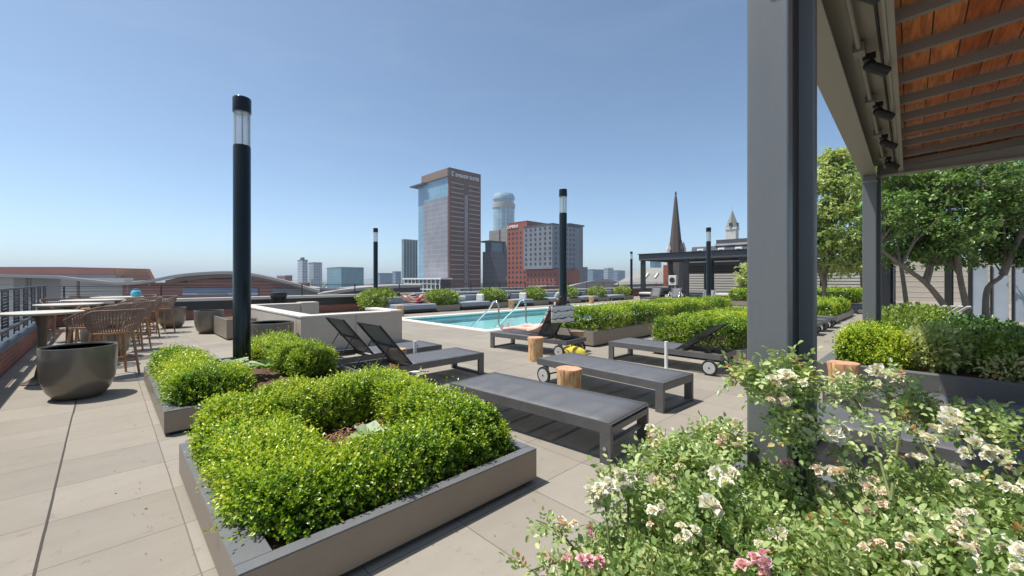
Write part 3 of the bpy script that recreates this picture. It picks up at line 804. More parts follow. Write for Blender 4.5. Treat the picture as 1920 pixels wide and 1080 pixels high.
# middle-distance hedges
planter("planter_box", "long pale-faced planter in front of the pool lamp post, behind the sunbather", 7.75, 5.3, 17.2, 6.85, .34, .09)
hedge("long boxwood hedge beside the sunbather in front of the pool", [(7.9, 5.42, 17.1, 6.7, .3, .72)], 11000, (12, 6, .3), leaf=.036, per=7, seed=21, stem_len=(.07, .15), fuzz=.05)
planter("planter_box", "planter under the hedge behind the single raised-back lounger", 7.95, 2.38, 12.2, 4.05, .24, .09)
hedge("dense boxwood hedge directly behind the raised-back lounger by the column", [(8.0, 2.48, 12.1, 4.0, .2, .66)], 9500, (10, 3, .2), leaf=.031, per=7, seed=22, stem_len=(.06, .13), fuzz=.045)
planter("planter_box", "planter under the clipped hedge at the end of the lounger row on the path", 17.4, 2.35, 22.6, 4.5, .24, .09)
hedge("clipped boxwood hedge seen beyond the path loungers between the two columns", [(17.5, 2.48, 22.5, 4.4, .2, .62)], 6000, (20, 3, .2), leaf=.05, per=6, seed=23, stem_len=(.07, .16), fuzz=.05)
planter("planter_box", "farthest planter at the end of the path by the concrete wall", 27.2, 2.75, 33.0, 5.2, .3, .09)
hedge("farthest clipped hedge at the end of the path", [(27.3, 2.9, 32.9, 5.1, .28, .85)], 4200, (30, 3, .28), leaf=.075, per=6, seed=24, stem_len=(.09, .2), fuzz=.06, core=False)
planter("planter_box", "planter under the low hedge behind the far raised loungers", 25.8, 5.6, 31.0, 8.4, .3, .09)
hedge("low hedge under the dark canopy behind the far lamp post", [(25.9, 5.7, 30.9, 8.3, .28, .85)], 4200, (28, 7, .28), leaf=.07, per=6, seed=25, stem_len=(.09, .2), fuzz=.06, core=False)

# ================================================================== round pots and boxes
def pot(x, y, rad, h, label, mat="pot_glaze"):
    t = thing("planter_pot", label, "pot", (x, y, 0), 0, "round glazed pots on the deck")
    k = rad
    prof = [(.50 * k, 0), (.66 * k, .035 * h), (.82 * k, .16 * h), (.93 * k, .36 * h), (.985 * k, .62 * h), (k, .97 * h), (.995 * k, h), (.94 * k, h), (.93 * k, .97 * h)]
    MB().lathe(prof, 56).build("bowl", mat, t, smooth=True)
    MB().lathe([(.93 * k, .97 * h), (.90 * k, .55 * h), (.0, .5 * h)], 40).build("liner", "pot_inside", t, smooth=True)
    return t
pot(-.24, 7.72, .365, .655, "large glossy taupe bowl pot nearest the camera on the left")
pot(.02, 11.2, .36, .60, "taupe pot mostly hidden behind the nearest bowl pot and woven stool")
pot(1.50, 16.8, .36, .64, "taupe pot standing alone before the brick parapet past the dining stools")
pot(2.1, 14.4, .35, .64, "taupe pot just left of the large lamp post by the metal box planter")
pot(2.36, 9.30, .42, .66, "taupe pot against the pale concrete wall right of the large lamp post")
t = planter("box_planter", "tall rectangular metal planter behind the large lamp post", 2.15, 12.3, 2.8, 14.1, .50, .05, mulch=False)
MB().bx(.05, .05, .43, .6, 1.75, .46).build("soil", "mulch", t)
t = thing("litter_bin", "black slatted litter bin between the concrete pier and the round shrub", "bin", (5.0, 18.55, 0))
m = MB()
for k in range(20):
    a = 2 * PI * k / 20; m.bar((.245 * math.cos(a), .245 * math.sin(a), .04), (.26 * math.cos(a), .26 * math.sin(a), .84), .055, .012)
m.build("body", "dark_metal", t); MB().lathe([(.2, .03), (.2, .84)], 24).build("liner", "black_matt", t)
MB().lathe([(.29, .83), (.30, .86), (.30, .95), (.28, 1.0), (.0, 1.02)], 32).build("lid", "black_matt", t, smooth=True)

# ================================================================== sun loungers
LOUNGER = dict(L=2.0, Wd=.74, H=.335)
def lounger(label, x, y, ang, back=0.0, wheels=True, bolts=False, scale=1.0):
    """origin: foot end centre on the ground, +x towards the head"""
    t = thing("sun_lounger", label, "sun lounger", (x, y, 0), ang, "charcoal metal sun loungers on the deck")
    L, w, H = 2.0, .37, .335; rh = .085; hx = 1.28
    m = MB()
    m.bx(0, -w, H - rh, L, -w + .03, H).bx(0, w - .03, H - rh, L, w, H)
    m.bx(0, -w + .0305, H - rh, .03, w - .0305, H - .001)
    if bolts: m.bx(L - .03, -w + .0305, H - rh, L, w - .0305, H - .03).bx(L - .05, -w + .0305, H - .012, L, w - .0305, H - .001)
    else: m.bx(L - .03, -w + .0305, H - rh, L, w - .0305, H - .001)
    m.build("frame", "lounger_metal", t, bevel=.003)
    for sx in ((0, 1) if not wheels else (0,)):
        x0 = 0 if sx == 0 else L - .1
        for s in (-1, 1):
            MB().bx(x0, min(s * w, s * (w - .045)), 0, x0 + .1, max(s * w, s * (w - .045)), H - rh - .0005).build("leg", "lounger_metal", t, bevel=.003)
        zc = .0 if sx == 0 else .12
        MB().bx(x0 + .01, -w + .046, zc + .002, x0 + .06, w - .046, zc + .035).build("foot_bar", "lounger_metal", t, bevel=.003)
    if bolts:
        for s in (-1, 1): MB().tube([(L - .05, s * (w + .001), .13), (L - .05, s * (w + .012), .13)], .016, 10).build("bolt", "stainless", t)
    if wheels:
        for s in (-1, 1):
            MB().bx(L - .2, min(s * (w - .005), s * (w - .045)), .08, L - .12, max(s * (w - .005), s * (w - .045)), H - rh - .0005).build("leg", "lounger_metal", t, bevel=.003)
            yy = s * (w + .022)
            wl = MB().tube([(L - .16, yy - .016, .122), (L - .16, yy + .016, .122)], .122, 32).build("wheel", "rubber", t, bevel=.006)
            MB().tube([(L - .16, yy - .019, .122), (L - .16, yy + .019, .122)], .092, 28).build("hub", "wheel_hub", wl)
            MB().tube([(L - .16, yy - .024, .122), (L - .16, yy + .024, .122)], .014, 10).build("axle_cap", "lounger_metal", wl)
        MB().tube([(L - .16, -w, .122), (L - .16, w, .122)], .012, 8).build("axle", "lounger_metal", t)
    for cx in (.30, .62, .94, 1.24, 1.62): MB().bx(cx, -w + .0305, H - .075, cx + .035, w - .0305, H - .045).build("crossbar", "dark_metal", t)
    top = hx if back else L - .012
    n = 10; vs = []
    xs0 = .012
    for i in range(n + 1):
        for j in range(7):
            yv = -w + .012 + (2 * w - .024) * j / 6
            vs.append((xs0 + (top - xs0) * i / n, yv, H + .006 - .004 * math.sin(PI * j / 6) * (1 if 0 < i < n else .2)))
    m = MB().add(vs, [(i * 7 + j, i * 7 + j + 1, (i + 1) * 7 + j + 1, (i + 1) * 7 + j) for i in range(n) for j in range(6)])
    o = m.build("seat_sling", "sling", t, smooth=True)
    sd = o.modifiers.new("thick", 'SOLIDIFY'); sd.thickness = .004
    MB().bx(.0, -w + .0, H + .0005, top, -w + .014, H + .009).bx(.0, w - .014, H + .0005, top, w, H + .009).bx(.0, -w + .0145, H + .0005, .013, w - .0145, H + .009).build("sling_edge", "lounger_metal", t, bevel=.002)
    if back:
        ca, sa = math.cos(back), math.sin(back); bl = .74
        def Bp(s, yv, o=0): return (hx + s * ca - o * sa, yv, H + s * sa + o * ca)
        vs = [Bp(bl * i / 6, -w + .05 + (2 * w - .1) * j / 4, -.008 * math.sin(PI * j / 4)) for i in range(7) for j in range(5)]
        o = MB().add(vs, [(i * 5 + j, i * 5 + j + 1, (i + 1) * 5 + j + 1, (i + 1) * 5 + j) for i in range(6) for j in range(4)]).build("backrest", "sling", t, smooth=True)
        sd = o.modifiers.new("thick", 'SOLIDIFY'); sd.thickness = .004
        fr = MB()
        for s in (-1, 1): fr.bar(Bp(-.02, s * (w - .045)), Bp(bl, s * (w - .045)), .026, .03)
        fr.bar(Bp(bl - .01, -w + .045), Bp(bl - .01, w - .045), .024, .026); fr.bar(Bp(.36, -w + .045, -.02), Bp(.36, w - .045, -.02), .02, .02)
        fr.build("back_frame", "dark_metal", t)
        st = MB()
        for s in (-1, 1): st.tube([Bp(.42, s * (w - .09), -.02), (hx + .42 * ca + .26, s * (w - .09), H - .06)], .009, 8)
        st.tube([(hx + .42 * ca + .26, -w + .09, H - .06), (hx + .42 * ca + .26, w - .09, H - .06)], .009, 8)
        st.build("strut", "dark_metal", t)
        rk = MB()
        for s in (-1, 1): rk.bx(1.3, s * (w - .09) - .012, H - .085, L - .04, s * (w - .09) + .012, H - .065)
        rk.build("ratchet_rail", "dark_metal", t)
    return t
lounger("flat lounger nearest the camera, its bolted end facing the pale roses", 3.13, 3.84, R(-90 + 4), 0, False, True)
lounger("flat lounger behind the nearest one, a cut log stool standing at its side", 4.83, 2.1, R(90 - 3), 0, True)
lounger("lounger with half raised back and white wheel in front of the dense hedge", 7.15, 4.30, R(-90), R(36), True)
lounger("lounger carrying the sunbather and the striped towel", 6.46, 6.92, R(-90 + 5), R(62), True)
lounger("raised-back lounger just behind the nearest hedge, the front one of the pair", 4.30, 5.38, R(180), R(50), True)
lounger("raised-back lounger beside the pale concrete wall, the back one of the pair", 4.29, 6.52, R(180), R(50), True)
lounger("flat lounger against the right planter, half shaded by the canopy", 5.72, .80, R(-90 - 2), 0, True)
lounger("flat lounger partly hidden behind the tall rose sprays", 4.50, .80, R(-90 - 2), 0, True)
lounger("flat lounger on the path just right of the thick column", 13.9, 4.15, R(-90), 0, True)
lounger("second flat lounger on the path right of the thick column", 15.1, 4.15, R(-90), 0, True)
lounger("third flat lounger on the path, next to the clipped hedge", 16.35, 4.15, R(-90), 0, True)
lounger("lounger at the far end of the path before the farthest hedge", 24.2, 4.1, R(-90), 0, True)
lounger("last lounger of the path row, dark wheels beside the farthest planter", 25.6, 4.1, R(-90), 0, True)
lounger("raised lounger at the far pool end nearest the parapet", 25.2, 13.2, R(0), R(62), True)
lounger("raised lounger at the far pool end in the middle of three", 25.2, 11.8, R(0), R(62), True)
lounger("raised lounger at the far pool end beside the far lamp post", 23.6, 9.15, R(0), R(55), True)

# log stools
def log_stool(x, y, h, rad, label, seed):
    t = thing("log_stool", label, "log stool", (x, y, 0), seed * 1.3, "cut log stools between the loungers")
    r = random.Random(seed); c = [(r.uniform(-.05, .05), r.uniform(0, 6)) for _ in range(5)]
    wob = lambda a: 1 + sum(k * math.sin((i + 2) * a + p) for i, (k, p) in enumerate(c))
    MB().lathe([(rad * .98, 0), (rad * .93, h * .3), (rad * .94, h * .7), (rad * 1.04, h * .97), (rad * 1.01, h)], 36, wob=wob).build("trunk", "log_side", t, smooth=True)
    MB().lathe([(rad * 1.0, h + .002), (0, h + .004)], 36, wob=wob).build("top", "log_end", t)
    return t
log_stool(4.12, 3.18, .40, .155, "reddish log stool standing between the two nearest flat loungers", 1)
log_stool(5.73, 5.20, .43, .15, "tall pale log stool in front of the sunbather's lounger", 2)
log_stool(7.12, 5.28, .41, .14, "log stool between the sunbather's lounger and the long planter", 3)
log_stool(3.30, 5.94, .41, .13, "log stool tucked between the pair of raised-back loungers", 4)
log_stool(6.88, .82, .42, .165, "orange log stool against the end of the right planter", 5)
log_stool(8.75, 15.55, .45, .16, "log stool at the foot of the reclining man's daybed", 6)
log_stool(15.3, 15.6, .45, .16, "log stool on the far pool edge between the two pool handrails", 7)
log_stool(22.3, 15.4, .45, .17, "pale log stool on the far pool side beside the distant lamp post", 8)

def umbrella_stand(x, y, label):
    t = thing("umbrella_stand", label, "umbrella stand", (x, y, 0), 0, "short white umbrella stands")
    MB().lathe([(.11, .004), (.11, .014), (.04, .02)], 24).build("base", "white_plastic", t)
    MB().tube([(0, 0, .012), (0, 0, .5)], .026, 14).build("tube", "white_plastic", t, smooth=True)
    MB().tube([(.02, 0, .42), (.06, 0, .42)], .012, 8).build("knob", "stainless", t)
umbrella_stand(6.52, 3.05, "short white pole stand in front of the half raised lounger")
umbrella_stand(3.62, 5.95, "short pale pole stand between the pair of raised loungers")

# ================================================================== pool handrails
def handrail(x, y, rot, label, k=1.0):
    t = thing("pool_handrail", label, "handrail", (x, y, 0), rot, "stainless pool handrails")
    path = [(-.12, 0, .0), (-.11, 0, .06), (-.02, 0, .12), (0, 0, .2), (0, 0, .62)]
    for i in range(1, 9):
        a = PI * i / 9; path.append((.17 - .17 * math.cos(a), 0, .66 + .19 * math.sin(a)))
    path += [(.46, 0, .58), (1.35, 0, -.05), (1.62, 0, -.26), (1.66, 0, -.34)]
    MB().tube([(p[0] * k, p[1], p[2]) for p in path], .024, 10).build("rail", "stainless", t, smooth=True)
    MB().lathe([(.055, .013), (.05, .028), (.028, .034)], 16, (-.12 * k, 0, 0)).build("escutcheon", "stainless", t, smooth=True)
handrail(8.55, 9.28, R(90), "steel pool handrail at the near corner of the pool")
handrail(9.75, 9.28, R(90), "steel pool handrail right beside the sunbather's feet")
handrail(PX1 + .25, 10.35, R(180), "left steel handrail at the far end of the pool", .9)
handrail(PX1 + .25, 9.75, R(180), "right steel handrail at the far end of the pool", .9)
# ================================================================== daybeds and flowering planters along the far pool edge
def shrub(x, y, z, rx, rz, label, n=1500, nb=260, leaf=.11, seed=0, ry=None, cat="flowering shrub"):
    t = thing("hydrangea_bush", label, cat, (x, y, z), 0, "pale flowering shrubs along the pool and parapet")
    ry = ry or rx
    blob_leaves("foliage", t, (0, 0, rz * .62), (rx, ry, rz * .62), n, leaf, "pale_leaf", .42, seed=seed, wide=.55, shell=.5, shape=6)
    m = MB(); r = random.Random(seed)
    for _ in range(9):
        a = r.uniform(0, 6.28); q = Vector((math.cos(a) * rx * .7, math.sin(a) * ry * .7, rz * r.uniform(.7, 1.1)))
        m.tube([(0.08 * math.cos(a), .08 * math.sin(a), 0), q * .5 + Vector((0, 0, .06)), q], [.012, .009, .005], 5)
    m.build("stem", "twig_green", t)['kind'] = 'stuff'
    k = max(6, nb // 14)
    for _ in range(30):
        d = rand_unit(1)[0]; d[2] = abs(d[2]) * .8 + .15; d /= np.linalg.norm(d)
        c = np.array([d[0] * rx, d[1] * ry, rz * .62 + d[2] * rz * .66])
        P = c + rand_unit(26) * np.array([.07, .07, .10]) * RNG.random((26, 1)) ** .5
        leaves("flower_cluster", P, rand_unit(26), rand_unit(26), .035, .03, .45 + RNG.normal(size=26) * .25, "bloom_pale", t)
    return t
DAY = [10.1, 13.45, 16.8, 20.15, 23.5, 26.9]
SHR = [11.78, 15.12, 18.47, 21.82, 25.2, 28.6]
plab = ["low planter box between the reclining man and the second daybed", "low planter box left of the second pool handrail", "low planter box right of the second pool handrail", "low planter box behind the pool lamp post", "low planter box right of the pool lamp post", "last low planter box of the daybed row"]
names = ["reclining man's", "second", "third", "fourth", "fifth", "sixth"]
def daybed(x, label, pillow=True):
    t = thing("daybed", label, "daybed", (x, 16.9, 0), 0, "blue-grey daybeds along the far pool edge")
    MB().bx(-.92, -.62, .06, .92, .62, .17).build("base", "dark_metal", t, bevel=.01)
    for sx in (-.75, .75):
        for sy in (-.5, .5): MB().bx(sx - .05, sy - .05, 0, sx + .05, sy + .05, .0595).build("leg", "dark_metal", t)
    MB().bx(-.95, -.66, .172, .95, .66, .40).build("mattress", "cushion", t, bevel=.05, seg=4)
    MB().bx(-.94, .42, .402, .94, .66, .72).build("back_cushion", "cushion", t, bevel=.06, seg=4)
    return t
lab = ["blue-grey daybed under the reclining man", "blue-grey daybed left of the first pool handrail", "blue-grey daybed seen just above the second pool handrail",
       "blue-grey daybed behind the sunbather's head", "blue-grey daybed right of the pool lamp post", "last blue-grey daybed of the row before the far corner"]
slab = ["widest pale shrub between the reclining man and the second daybed", "pale shrub left of the second pool handrail", "pale shrub right of the second pool handrail",
        "pale shrub directly behind the pool lamp post", "pale shrub right of the pool lamp post", "last pale shrub of the row before the canopy"]
for i, x in enumerate(DAY): daybed(x, lab[i])
for i, x in enumerate(SHR):
    planter("box_planter", plab[i], x - .66, 16.3, x + .66, 17.55, .30, .04)
    shrub(x, 16.95, .25, .78 if i else .95, .62, slab[i], 1500 if i < 3 else 900, 300, .12, 40 + i, .6)
shrub(9.1, 18.1, .1, .95, .80, "round pale shrub at the foot of the slim lamp post by the parapet", 2400, 320, .11, 60, .75)
def cushion_at(x, y, z, s, mat, label, rot=0.2, tilt=.5):
    t = MB().bc((0, 0, 0), s).build("cushion", mat, None, bevel=min(s) * .42, seg=5)
    t.location = (x, y, z); t.rotation_euler = (tilt, 0, rot)
    return tag(t, label, "cushion")
cushion_at(10.65, 17.15, .58, (.5, .16, .42), "cushion_dark", "navy cushion behind the reclining man's knees")
cushion_at(14.15, 16.8, .56, (.16, .5, .4), "pillow_pale", "pale upright cushion at the right end of the second daybed", .1, 0)
cushion_at(13.05, 17.0, .52, (.5, .16, .36), "pillow_pale", "sand coloured cushion lying on the second daybed")
cushion_at(17.45, 16.85, .56, (.16, .5, .4), "pillow_pale", "pale upright cushion at the right end of the third daybed", .1, 0)
cushion_at(16.4, 17.1, .58, (.6, .18, .4), "cushion_dark", "dark blue bolster on the third daybed")
cushion_at(20.7, 16.9, .54, (.5, .16, .36), "pillow_pale", "pale cushion on the daybed behind the sunbather's head")
cushion_at(23.2, 17.0, .56, (.5, .16, .36), "cushion_dark", "dark cushion on the daybed right of the pool lamp post")

# ================================================================== dining tables and woven stools
def dining_table(x, y, rad, label):
    t = thing("bistro_table", label, "table", (x, y, 0), 0, "round pedestal tables along the left railing")
    MB().lathe([(0, 1.0), (rad - .05, 1.0), (rad, 1.022), (rad, 1.03), (rad - .004, 1.034), (0, 1.034)], 56).build("tabletop", "table_top", t, smooth=True)
    MB().lathe([(.22, .0), (.22, .012), (.16, .03), (.08, .10), (.055, .25), (.05, .55), (.055, .82), (.075, .93), (.12, .985), (.14, .999)], 36).build("pedestal", "bronze", t, smooth=True)
    return t
dining_table(-.66, 9.15, .44, "nearest round pale table, its base behind the large bowl pot")
dining_table(-.50, 11.85, .48, "second round pale table from the camera along the railing")
dining_table(-.2, 14.0, .55, "third round pale table from the camera along the railing")
dining_table(.25, 15.9, .55, "farthest round pale table, the cyan bag beyond it")
def stool_proto():
    t = thing("bar_stool", "x", "bar stool", (0, 0, 0), 0, "woven wooden bar stools round the tables")
    m = MB()
    sw = .235
    poly = [(sw * math.cos(a) * (1 if abs(math.cos(a)) < .9 else .97), sw * math.sin(a)) for a in np.linspace(0, 2 * PI, 28, endpoint=False)]
    vs = [(a, b, .665) for a, b in poly] + [(a, b, .70) for a, b in poly]
    n = len(poly)
    m.add(vs, [tuple(reversed(range(n))), tuple(range(n, 2 * n))] + [(i, (i + 1) % n, (i + 1) % n + n, i + n) for i in range(n)])
    m.build("seat", "teak", t, bevel=.008)
    for sx in (-1, 1):
        for sy in (-1, 1):
            MB().tube([(sx * .165, sy * .165, .665), (sx * .235, sy * .225, 0)], [.022, .016], 8).build("leg", "teak", t, smooth=True)
    m = MB()
    for k, z in ((0, .25), (1, .30)):
        q = .235 - (.235 - .165) * z / .665 ; qy = .225 - (.06) * z / .665
        if k == 0: m.bar((q, -qy, z), (q, qy, z), .022, .028).bar((-q, -qy, z), (-q, qy, z), .022, .028)
        else: m.bar((-q, -qy, z), (q, -qy, z), .022, .028).bar((-q, qy, z), (q, qy, z), .022, .028)
    m.build("footrest", "teak", t)
    # woven shell: open to +x, straps between a low hoop and a flaring top hoop
    def low(a): return (math.cos(a) * .262, math.sin(a) * .262, .715)
    def top(a):
        s = max(0.0, min(1.0, (PI - .0 - abs(a - PI)) / PI))
        f = .5 - .5 * math.cos(PI * min(1, s * 1.35))
        return (math.cos(a) * .315 - .05 * f, math.sin(a) * .345, .775 + .265 * f)
    A = np.linspace(R(38), R(322), 46)
    m = MB(); hw = .0095
    for a in A[1:-1]:
        p, q = Vector(low(a)), Vector(top(a)); mid = (p + q) / 2 + Vector((math.cos(a), math.sin(a), 0)) * .022
        tan = Vector((-math.sin(a), math.cos(a), 0)) * hw; nrm = Vector((math.cos(a), math.sin(a), 0)) * .004
        pts = [p, mid, q]; vs = []
        for z in pts: vs += [z - tan - nrm, z + tan - nrm, z + tan + nrm, z - tan + nrm]
        fs = []
        for i in range(2):
            for k in range(4): fs.append((i * 4 + k, i * 4 + (k + 1) % 4, i * 4 + 4 + (k + 1) % 4, i * 4 + 4 + k))
        m.add(vs, fs)
    for fz in (.10, .62):
        m.tube([tuple(Vector(low(a)).lerp(Vector(top(a)), fz) + Vector((math.cos(a), math.sin(a), 0)) * .012) for a in A[2:-2]], .006, 5)
    m.build("backrest", "weave", t)
    MB().tube([low(A[0])] + [top(a) for a in A] + [low(A[-1])], .0115, 8).tube([low(a) for a in A], .0115, 8).build("hoop", "weave", t, smooth=True)
    return t
stool0 = stool_proto(); first = True
for (x, y, face, s) in (
        (.10, 8.95, 108, "nearest woven stool, its curved back turned to the camera behind the bowl pot"),
        (-.22, 10.28, 168, "woven stool with its wooden seat showing beside the nearest table"),
        (.02, 11.0, 172, "woven stool half hidden behind the nearest stool's back"),
        (.42, 11.95, 160, "woven stool right of the second table, wooden legs on open pavers"),
        (.30, 13.05, 190, "woven stool between the second and third tables"),
        (.72, 14.35, 200, "woven stool on the pool side of the third table"),
        (1.12, 15.35, 205, "farthest right woven stool, standing out alone before the pot"),
        (-.75, 14.9, -70, "woven stool between the third and fourth tables by the railing"),
        (-.40, 16.9, -80, "woven stool behind the farthest table near the corner"),
        (.75, 16.75, 235, "woven stool beside the cyan bag at the farthest table")):
    o = stool0 if first else copy_tree(stool0); first = False
    o.location = (x, y, 0); o.rotation_euler = (0, 0, R(face)); o['label'] = s
t = thing("beach_bag", "small cyan bag set on the farthest round table", "bag", (.62, 15.75, 1.035))
MB().lathe([(.07, 0), (.11, .02), (.12, .08), (.10, .15), (.08, .17)], 20).build("body", "cyan_cloth", t, smooth=True)
MB().tube([(-.06, 0, .165), (-.04, 0, .22), (.04, 0, .22), (.06, 0, .165)], .008, 6).build("handle", "cyan_cloth", t)

# ================================================================== people
def skinned(name, chains, mat, parent, sub=1):
    """one continuous skinned surface; chains: lists of (point, radius), a chain may start at an existing node index tuple"""
    vs, es, rs = [], [], []
    def idx(p):
        for i, v in enumerate(vs):
            if (Vector(v) - Vector(p)).length < 1e-5: return i
        return None
    for ch in chains:
        prev = None
        for p, r in ch:
            i = idx(p)
            if i is None: vs.append(tuple(p)); rs.append(r); i = len(vs) - 1
            if prev is not None: es.append((prev, i))
            prev = i
    me = bpy.data.meshes.new(name); me.from_pydata(vs, es, [])
    o = link_mesh(name, me, mat, parent)
    md = o.modifiers.new("skin", 'SKIN'); md.use_smooth_shade = True
    for i, r in enumerate(rs):
        d = me.skin_vertices[0].data[i]; d.radius = (r, r); d.use_root = (i == 0)
    o.modifiers.new("sub", 'SUBSURF').levels = sub; o.modifiers["sub"].render_levels = sub
    return o
def hand(wrist, d, side):
    w = Vector(wrist); d = Vector(d).normalized(); s = Vector(side).normalized(); u = d.cross(s).normalized()
    palm = tuple(w + d * .055); ch = [[(tuple(w), .024), (palm, .032)]]
    for k, (o, l) in enumerate(((-.027, .062), (-.009, .075), (.009, .07), (.027, .055))):
        b = w + d * .092 + s * o
        ch.append([(palm, .032), (tuple(b), .0095), (tuple(b + d * l * .55 - u * .008), .0085), (tuple(b + d * l - u * .03), .007)])
    b = w + d * .04 - s * .04
    ch.append([(palm, .032), (tuple(b), .011), (tuple(b + d * .03 - s * .022), .009), (tuple(b + d * .055 - s * .028), .0075)])
    return ch
def face_parts(body, c, fwd, up, hairmat="hair", bun=False):
    c = Vector(c); f = Vector(fwd).normalized(); up = Vector(up).normalized(); s = f.cross(up).normalized()
    for k in (-1, 1):
        m = MB().lathe([(0, -.011), (.008, -.008), (.011, 0), (.008, .008), (0, .011)], 10, tuple(c + f * .082 + s * .033 * k + up * .012)); m.build("eye", "black_matt", body, smooth=True)
        e = c - f * .005 + s * .082 * k
        MB().bar(e - up * .03, e + up * .03, .012, .03).build("ear", "skin", body, bevel=.005)
    MB().bar(c + f * .085 + up * .012, c + f * .108 - up * .022, .022, .016).build("nose", "skin", body, bevel=.006)
    MB().bar(c + f * .086 - up * .05 - s * .022, c + f * .086 - up * .05 + s * .022, .006, .01).build("mouth", "petal_pink", body)
    # hair cap: sphere shell over the back and top
    m = MB(); vs = []; nu, nv = 14, 10
    for i in range(nu + 1):
        th = PI * i / nu
        for j in range(nv * 2):
            ph = PI * j / nv
            d = f * math.sin(th) * math.cos(ph) + s * math.sin(th) * math.sin(ph) + up * math.cos(th)
            front = d.dot(f); k = 1.0
            if front > .25 and d.dot(up) < .62: k = .72
            if d.dot(up) < -.45: k = .75
            vs.append(tuple(c + up * .012 - f * .008 + (f * d.dot(f) * .105 + s * d.dot(s) * .092 + up * d.dot(up) * .125) * k))
    m.add(vs, [(i * nv * 2 + j, i * nv * 2 + (j + 1) % (nv * 2), (i + 1) * nv * 2 + (j + 1) % (nv * 2), (i + 1) * nv * 2 + j) for i in range(nu) for j in range(nv * 2)])
    if bun: m.lathe([(0, -.05), (.035, -.038), (.05, 0), (.035, .038), (0, .05)], 12, tuple(c + up * .125 - f * .05))
    m.build("hair", hairmat, body, smooth=True)
# sunbather, in the frame of the lounger (x from foot to head)
ang = R(-85); t = thing("person", "sunbather lying on a lounger with dark hair, seen from behind the raised back", "person", (6.46, 6.92, 0), ang)
hip = (1.16, 0, .46)
LG = [[(hip, .115), ((1.12, s * .085, .445), .088), ((.70, s * .10, .50 if s > 0 else .44), .060), ((.48, s * .10, .45), .052), ((.22, s * .09, .405), .036), ((.13, s * .09, .395), .034), ((.10, s * .10, .47), .028), ((.09, s * .105, .545), .018)] for s in (-1, 1)]
TR = [[(hip, .115), ((1.25, 0, .56), .112), ((1.36, 0, .71), .115), ((1.45, 0, .84), .10), ((1.495, 0, .905), .048), ((1.525, 0, .955), .066), ((1.55, 0, 1.015), .086), ((1.56, 0, 1.065), .07)]]
AR = []
for s in (-1, 1):
    AR.append([((1.45, 0, .84), .10), ((1.43, s * .14, .81), .055), ((1.36, s * .20, .60), .04), ((1.16, s * .22, .49), .032), ((1.05, s * .22, .46), .024)])
    AR += hand((1.05, s * .22, .46), (-1, -s * .25, -.25), (0, 1, 0))
body = skinned("body", TR + LG + AR, "skin_pale", t)
face_parts(body, (1.55, 0, 1.015), (-.86, 0, .2), (.2, 0, .95), bun=True)
skinned("swimsuit", [[((1.10, 0, .455), .11), (hip, .128), ((1.25, 0, .56), .123), ((1.36, 0, .71), .125), ((1.40, 0, .76), .115)]], "swim_dark", body)
# striped towel over the backrest
ca, sa = math.cos(R(62)), math.sin(R(62))
vs = []; nx, ny = 14, 12
prof = []
for i in range(nx + 1):
    s = i / nx
    if s < .4: q = .50 + .24 * s / .4; prof.append((1.28 + q * ca - .012 * sa, .335 + q * sa + .014))
    else:
        k = (s - .4) / .6; prof.append((1.28 + .755 * ca + .012 + .03 * math.sin(min(1, k * 3) * PI / 2), .335 + .755 * sa + .02 - .36 * k))
for i, (a, b) in enumerate(prof):
    for j in range(ny + 1):
        y = -.40 + .80 * j / ny
        vs.append((a + .012 * math.sin(5 * j / ny * 3) * (i / nx), y, b - .06 * (j / ny) * (i / nx)))
m = MB()
fs = [(i * (ny + 1) + j, i * (ny + 1) + j + 1, (i + 1) * (ny + 1) + j + 1, (i + 1) * (ny + 1) + j) for i in range(nx) for j in range(ny)]
m.add(vs, fs)
mt, n, b = nodes_of("towel_stripe")
v = coords(n); sp = n.nodes.new("ShaderNodeSeparateXYZ"); n.links.new(v, sp.inputs[0])
nn = noise(n, v, 9, 2)
md = n.nodes.new("ShaderNodeMath"); md.operation = 'MULTIPLY_ADD'; md.inputs[1].default_value = 8.0
n.links.new(sp.outputs[2], md.inputs[0]); n.links.new(nn, md.inputs[2])
fr = n.nodes.new("ShaderNodeMath"); fr.operation = 'FRACT'; n.links.new(md.outputs[0], fr.inputs[0])
rc = n.nodes.new("ShaderNodeValToRGB"); rc.color_ramp.interpolation = 'CONSTANT'
e = rc.color_ramp.elements
while len(e) < 5: e.new(.5)
for el, (p, c) in zip(e, [(0, (.80, .78, .74)), (.35, (.035, .05, .11)), (.52, (.78, .76, .72)), (.70, (.62, .55, .22)), (.8, (.8, .78, .74))]): el.position = p; el.color = (*c, 1)
n.links.new(fr.outputs[0], rc.inputs[0]); n.links.new(rc.outputs[0], b.inputs['Base Color']); b.inputs['Roughness'].default_value = .95
tw = m.build("beach_towel", "towel_stripe", None, smooth=True); sd = tw.modifiers.new("thick", 'SOLIDIFY'); sd.thickness = .012
tw.location = (6.46, 6.92, 0); tw.rotation_euler = (0, 0, ang)
tag(tw, "white towel with navy and yellow stripes hung over the sunbather's backrest", "towel")
t = thing("beach_bag", "crumpled yellow bag lying under the head end of the sunbather's lounger", "bag", (6.60, 5.02, 0), .4)
MB().lathe([(.20, 0), (.25, .05), (.23, .12), (.15, .17), (.05, .19), (0, .19)], 26, wob=lambda a: 1 + .16 * math.sin(3 * a) + .08 * math.sin(7 * a + 1)).build("body", "yellow_cloth", t, smooth=True)
MB().tube([(-.1, 0, .17), (-.05, .02, .24), (.06, .02, .23), (.1, 0, .16)], .012, 6).build("handle", "yellow_cloth", t)
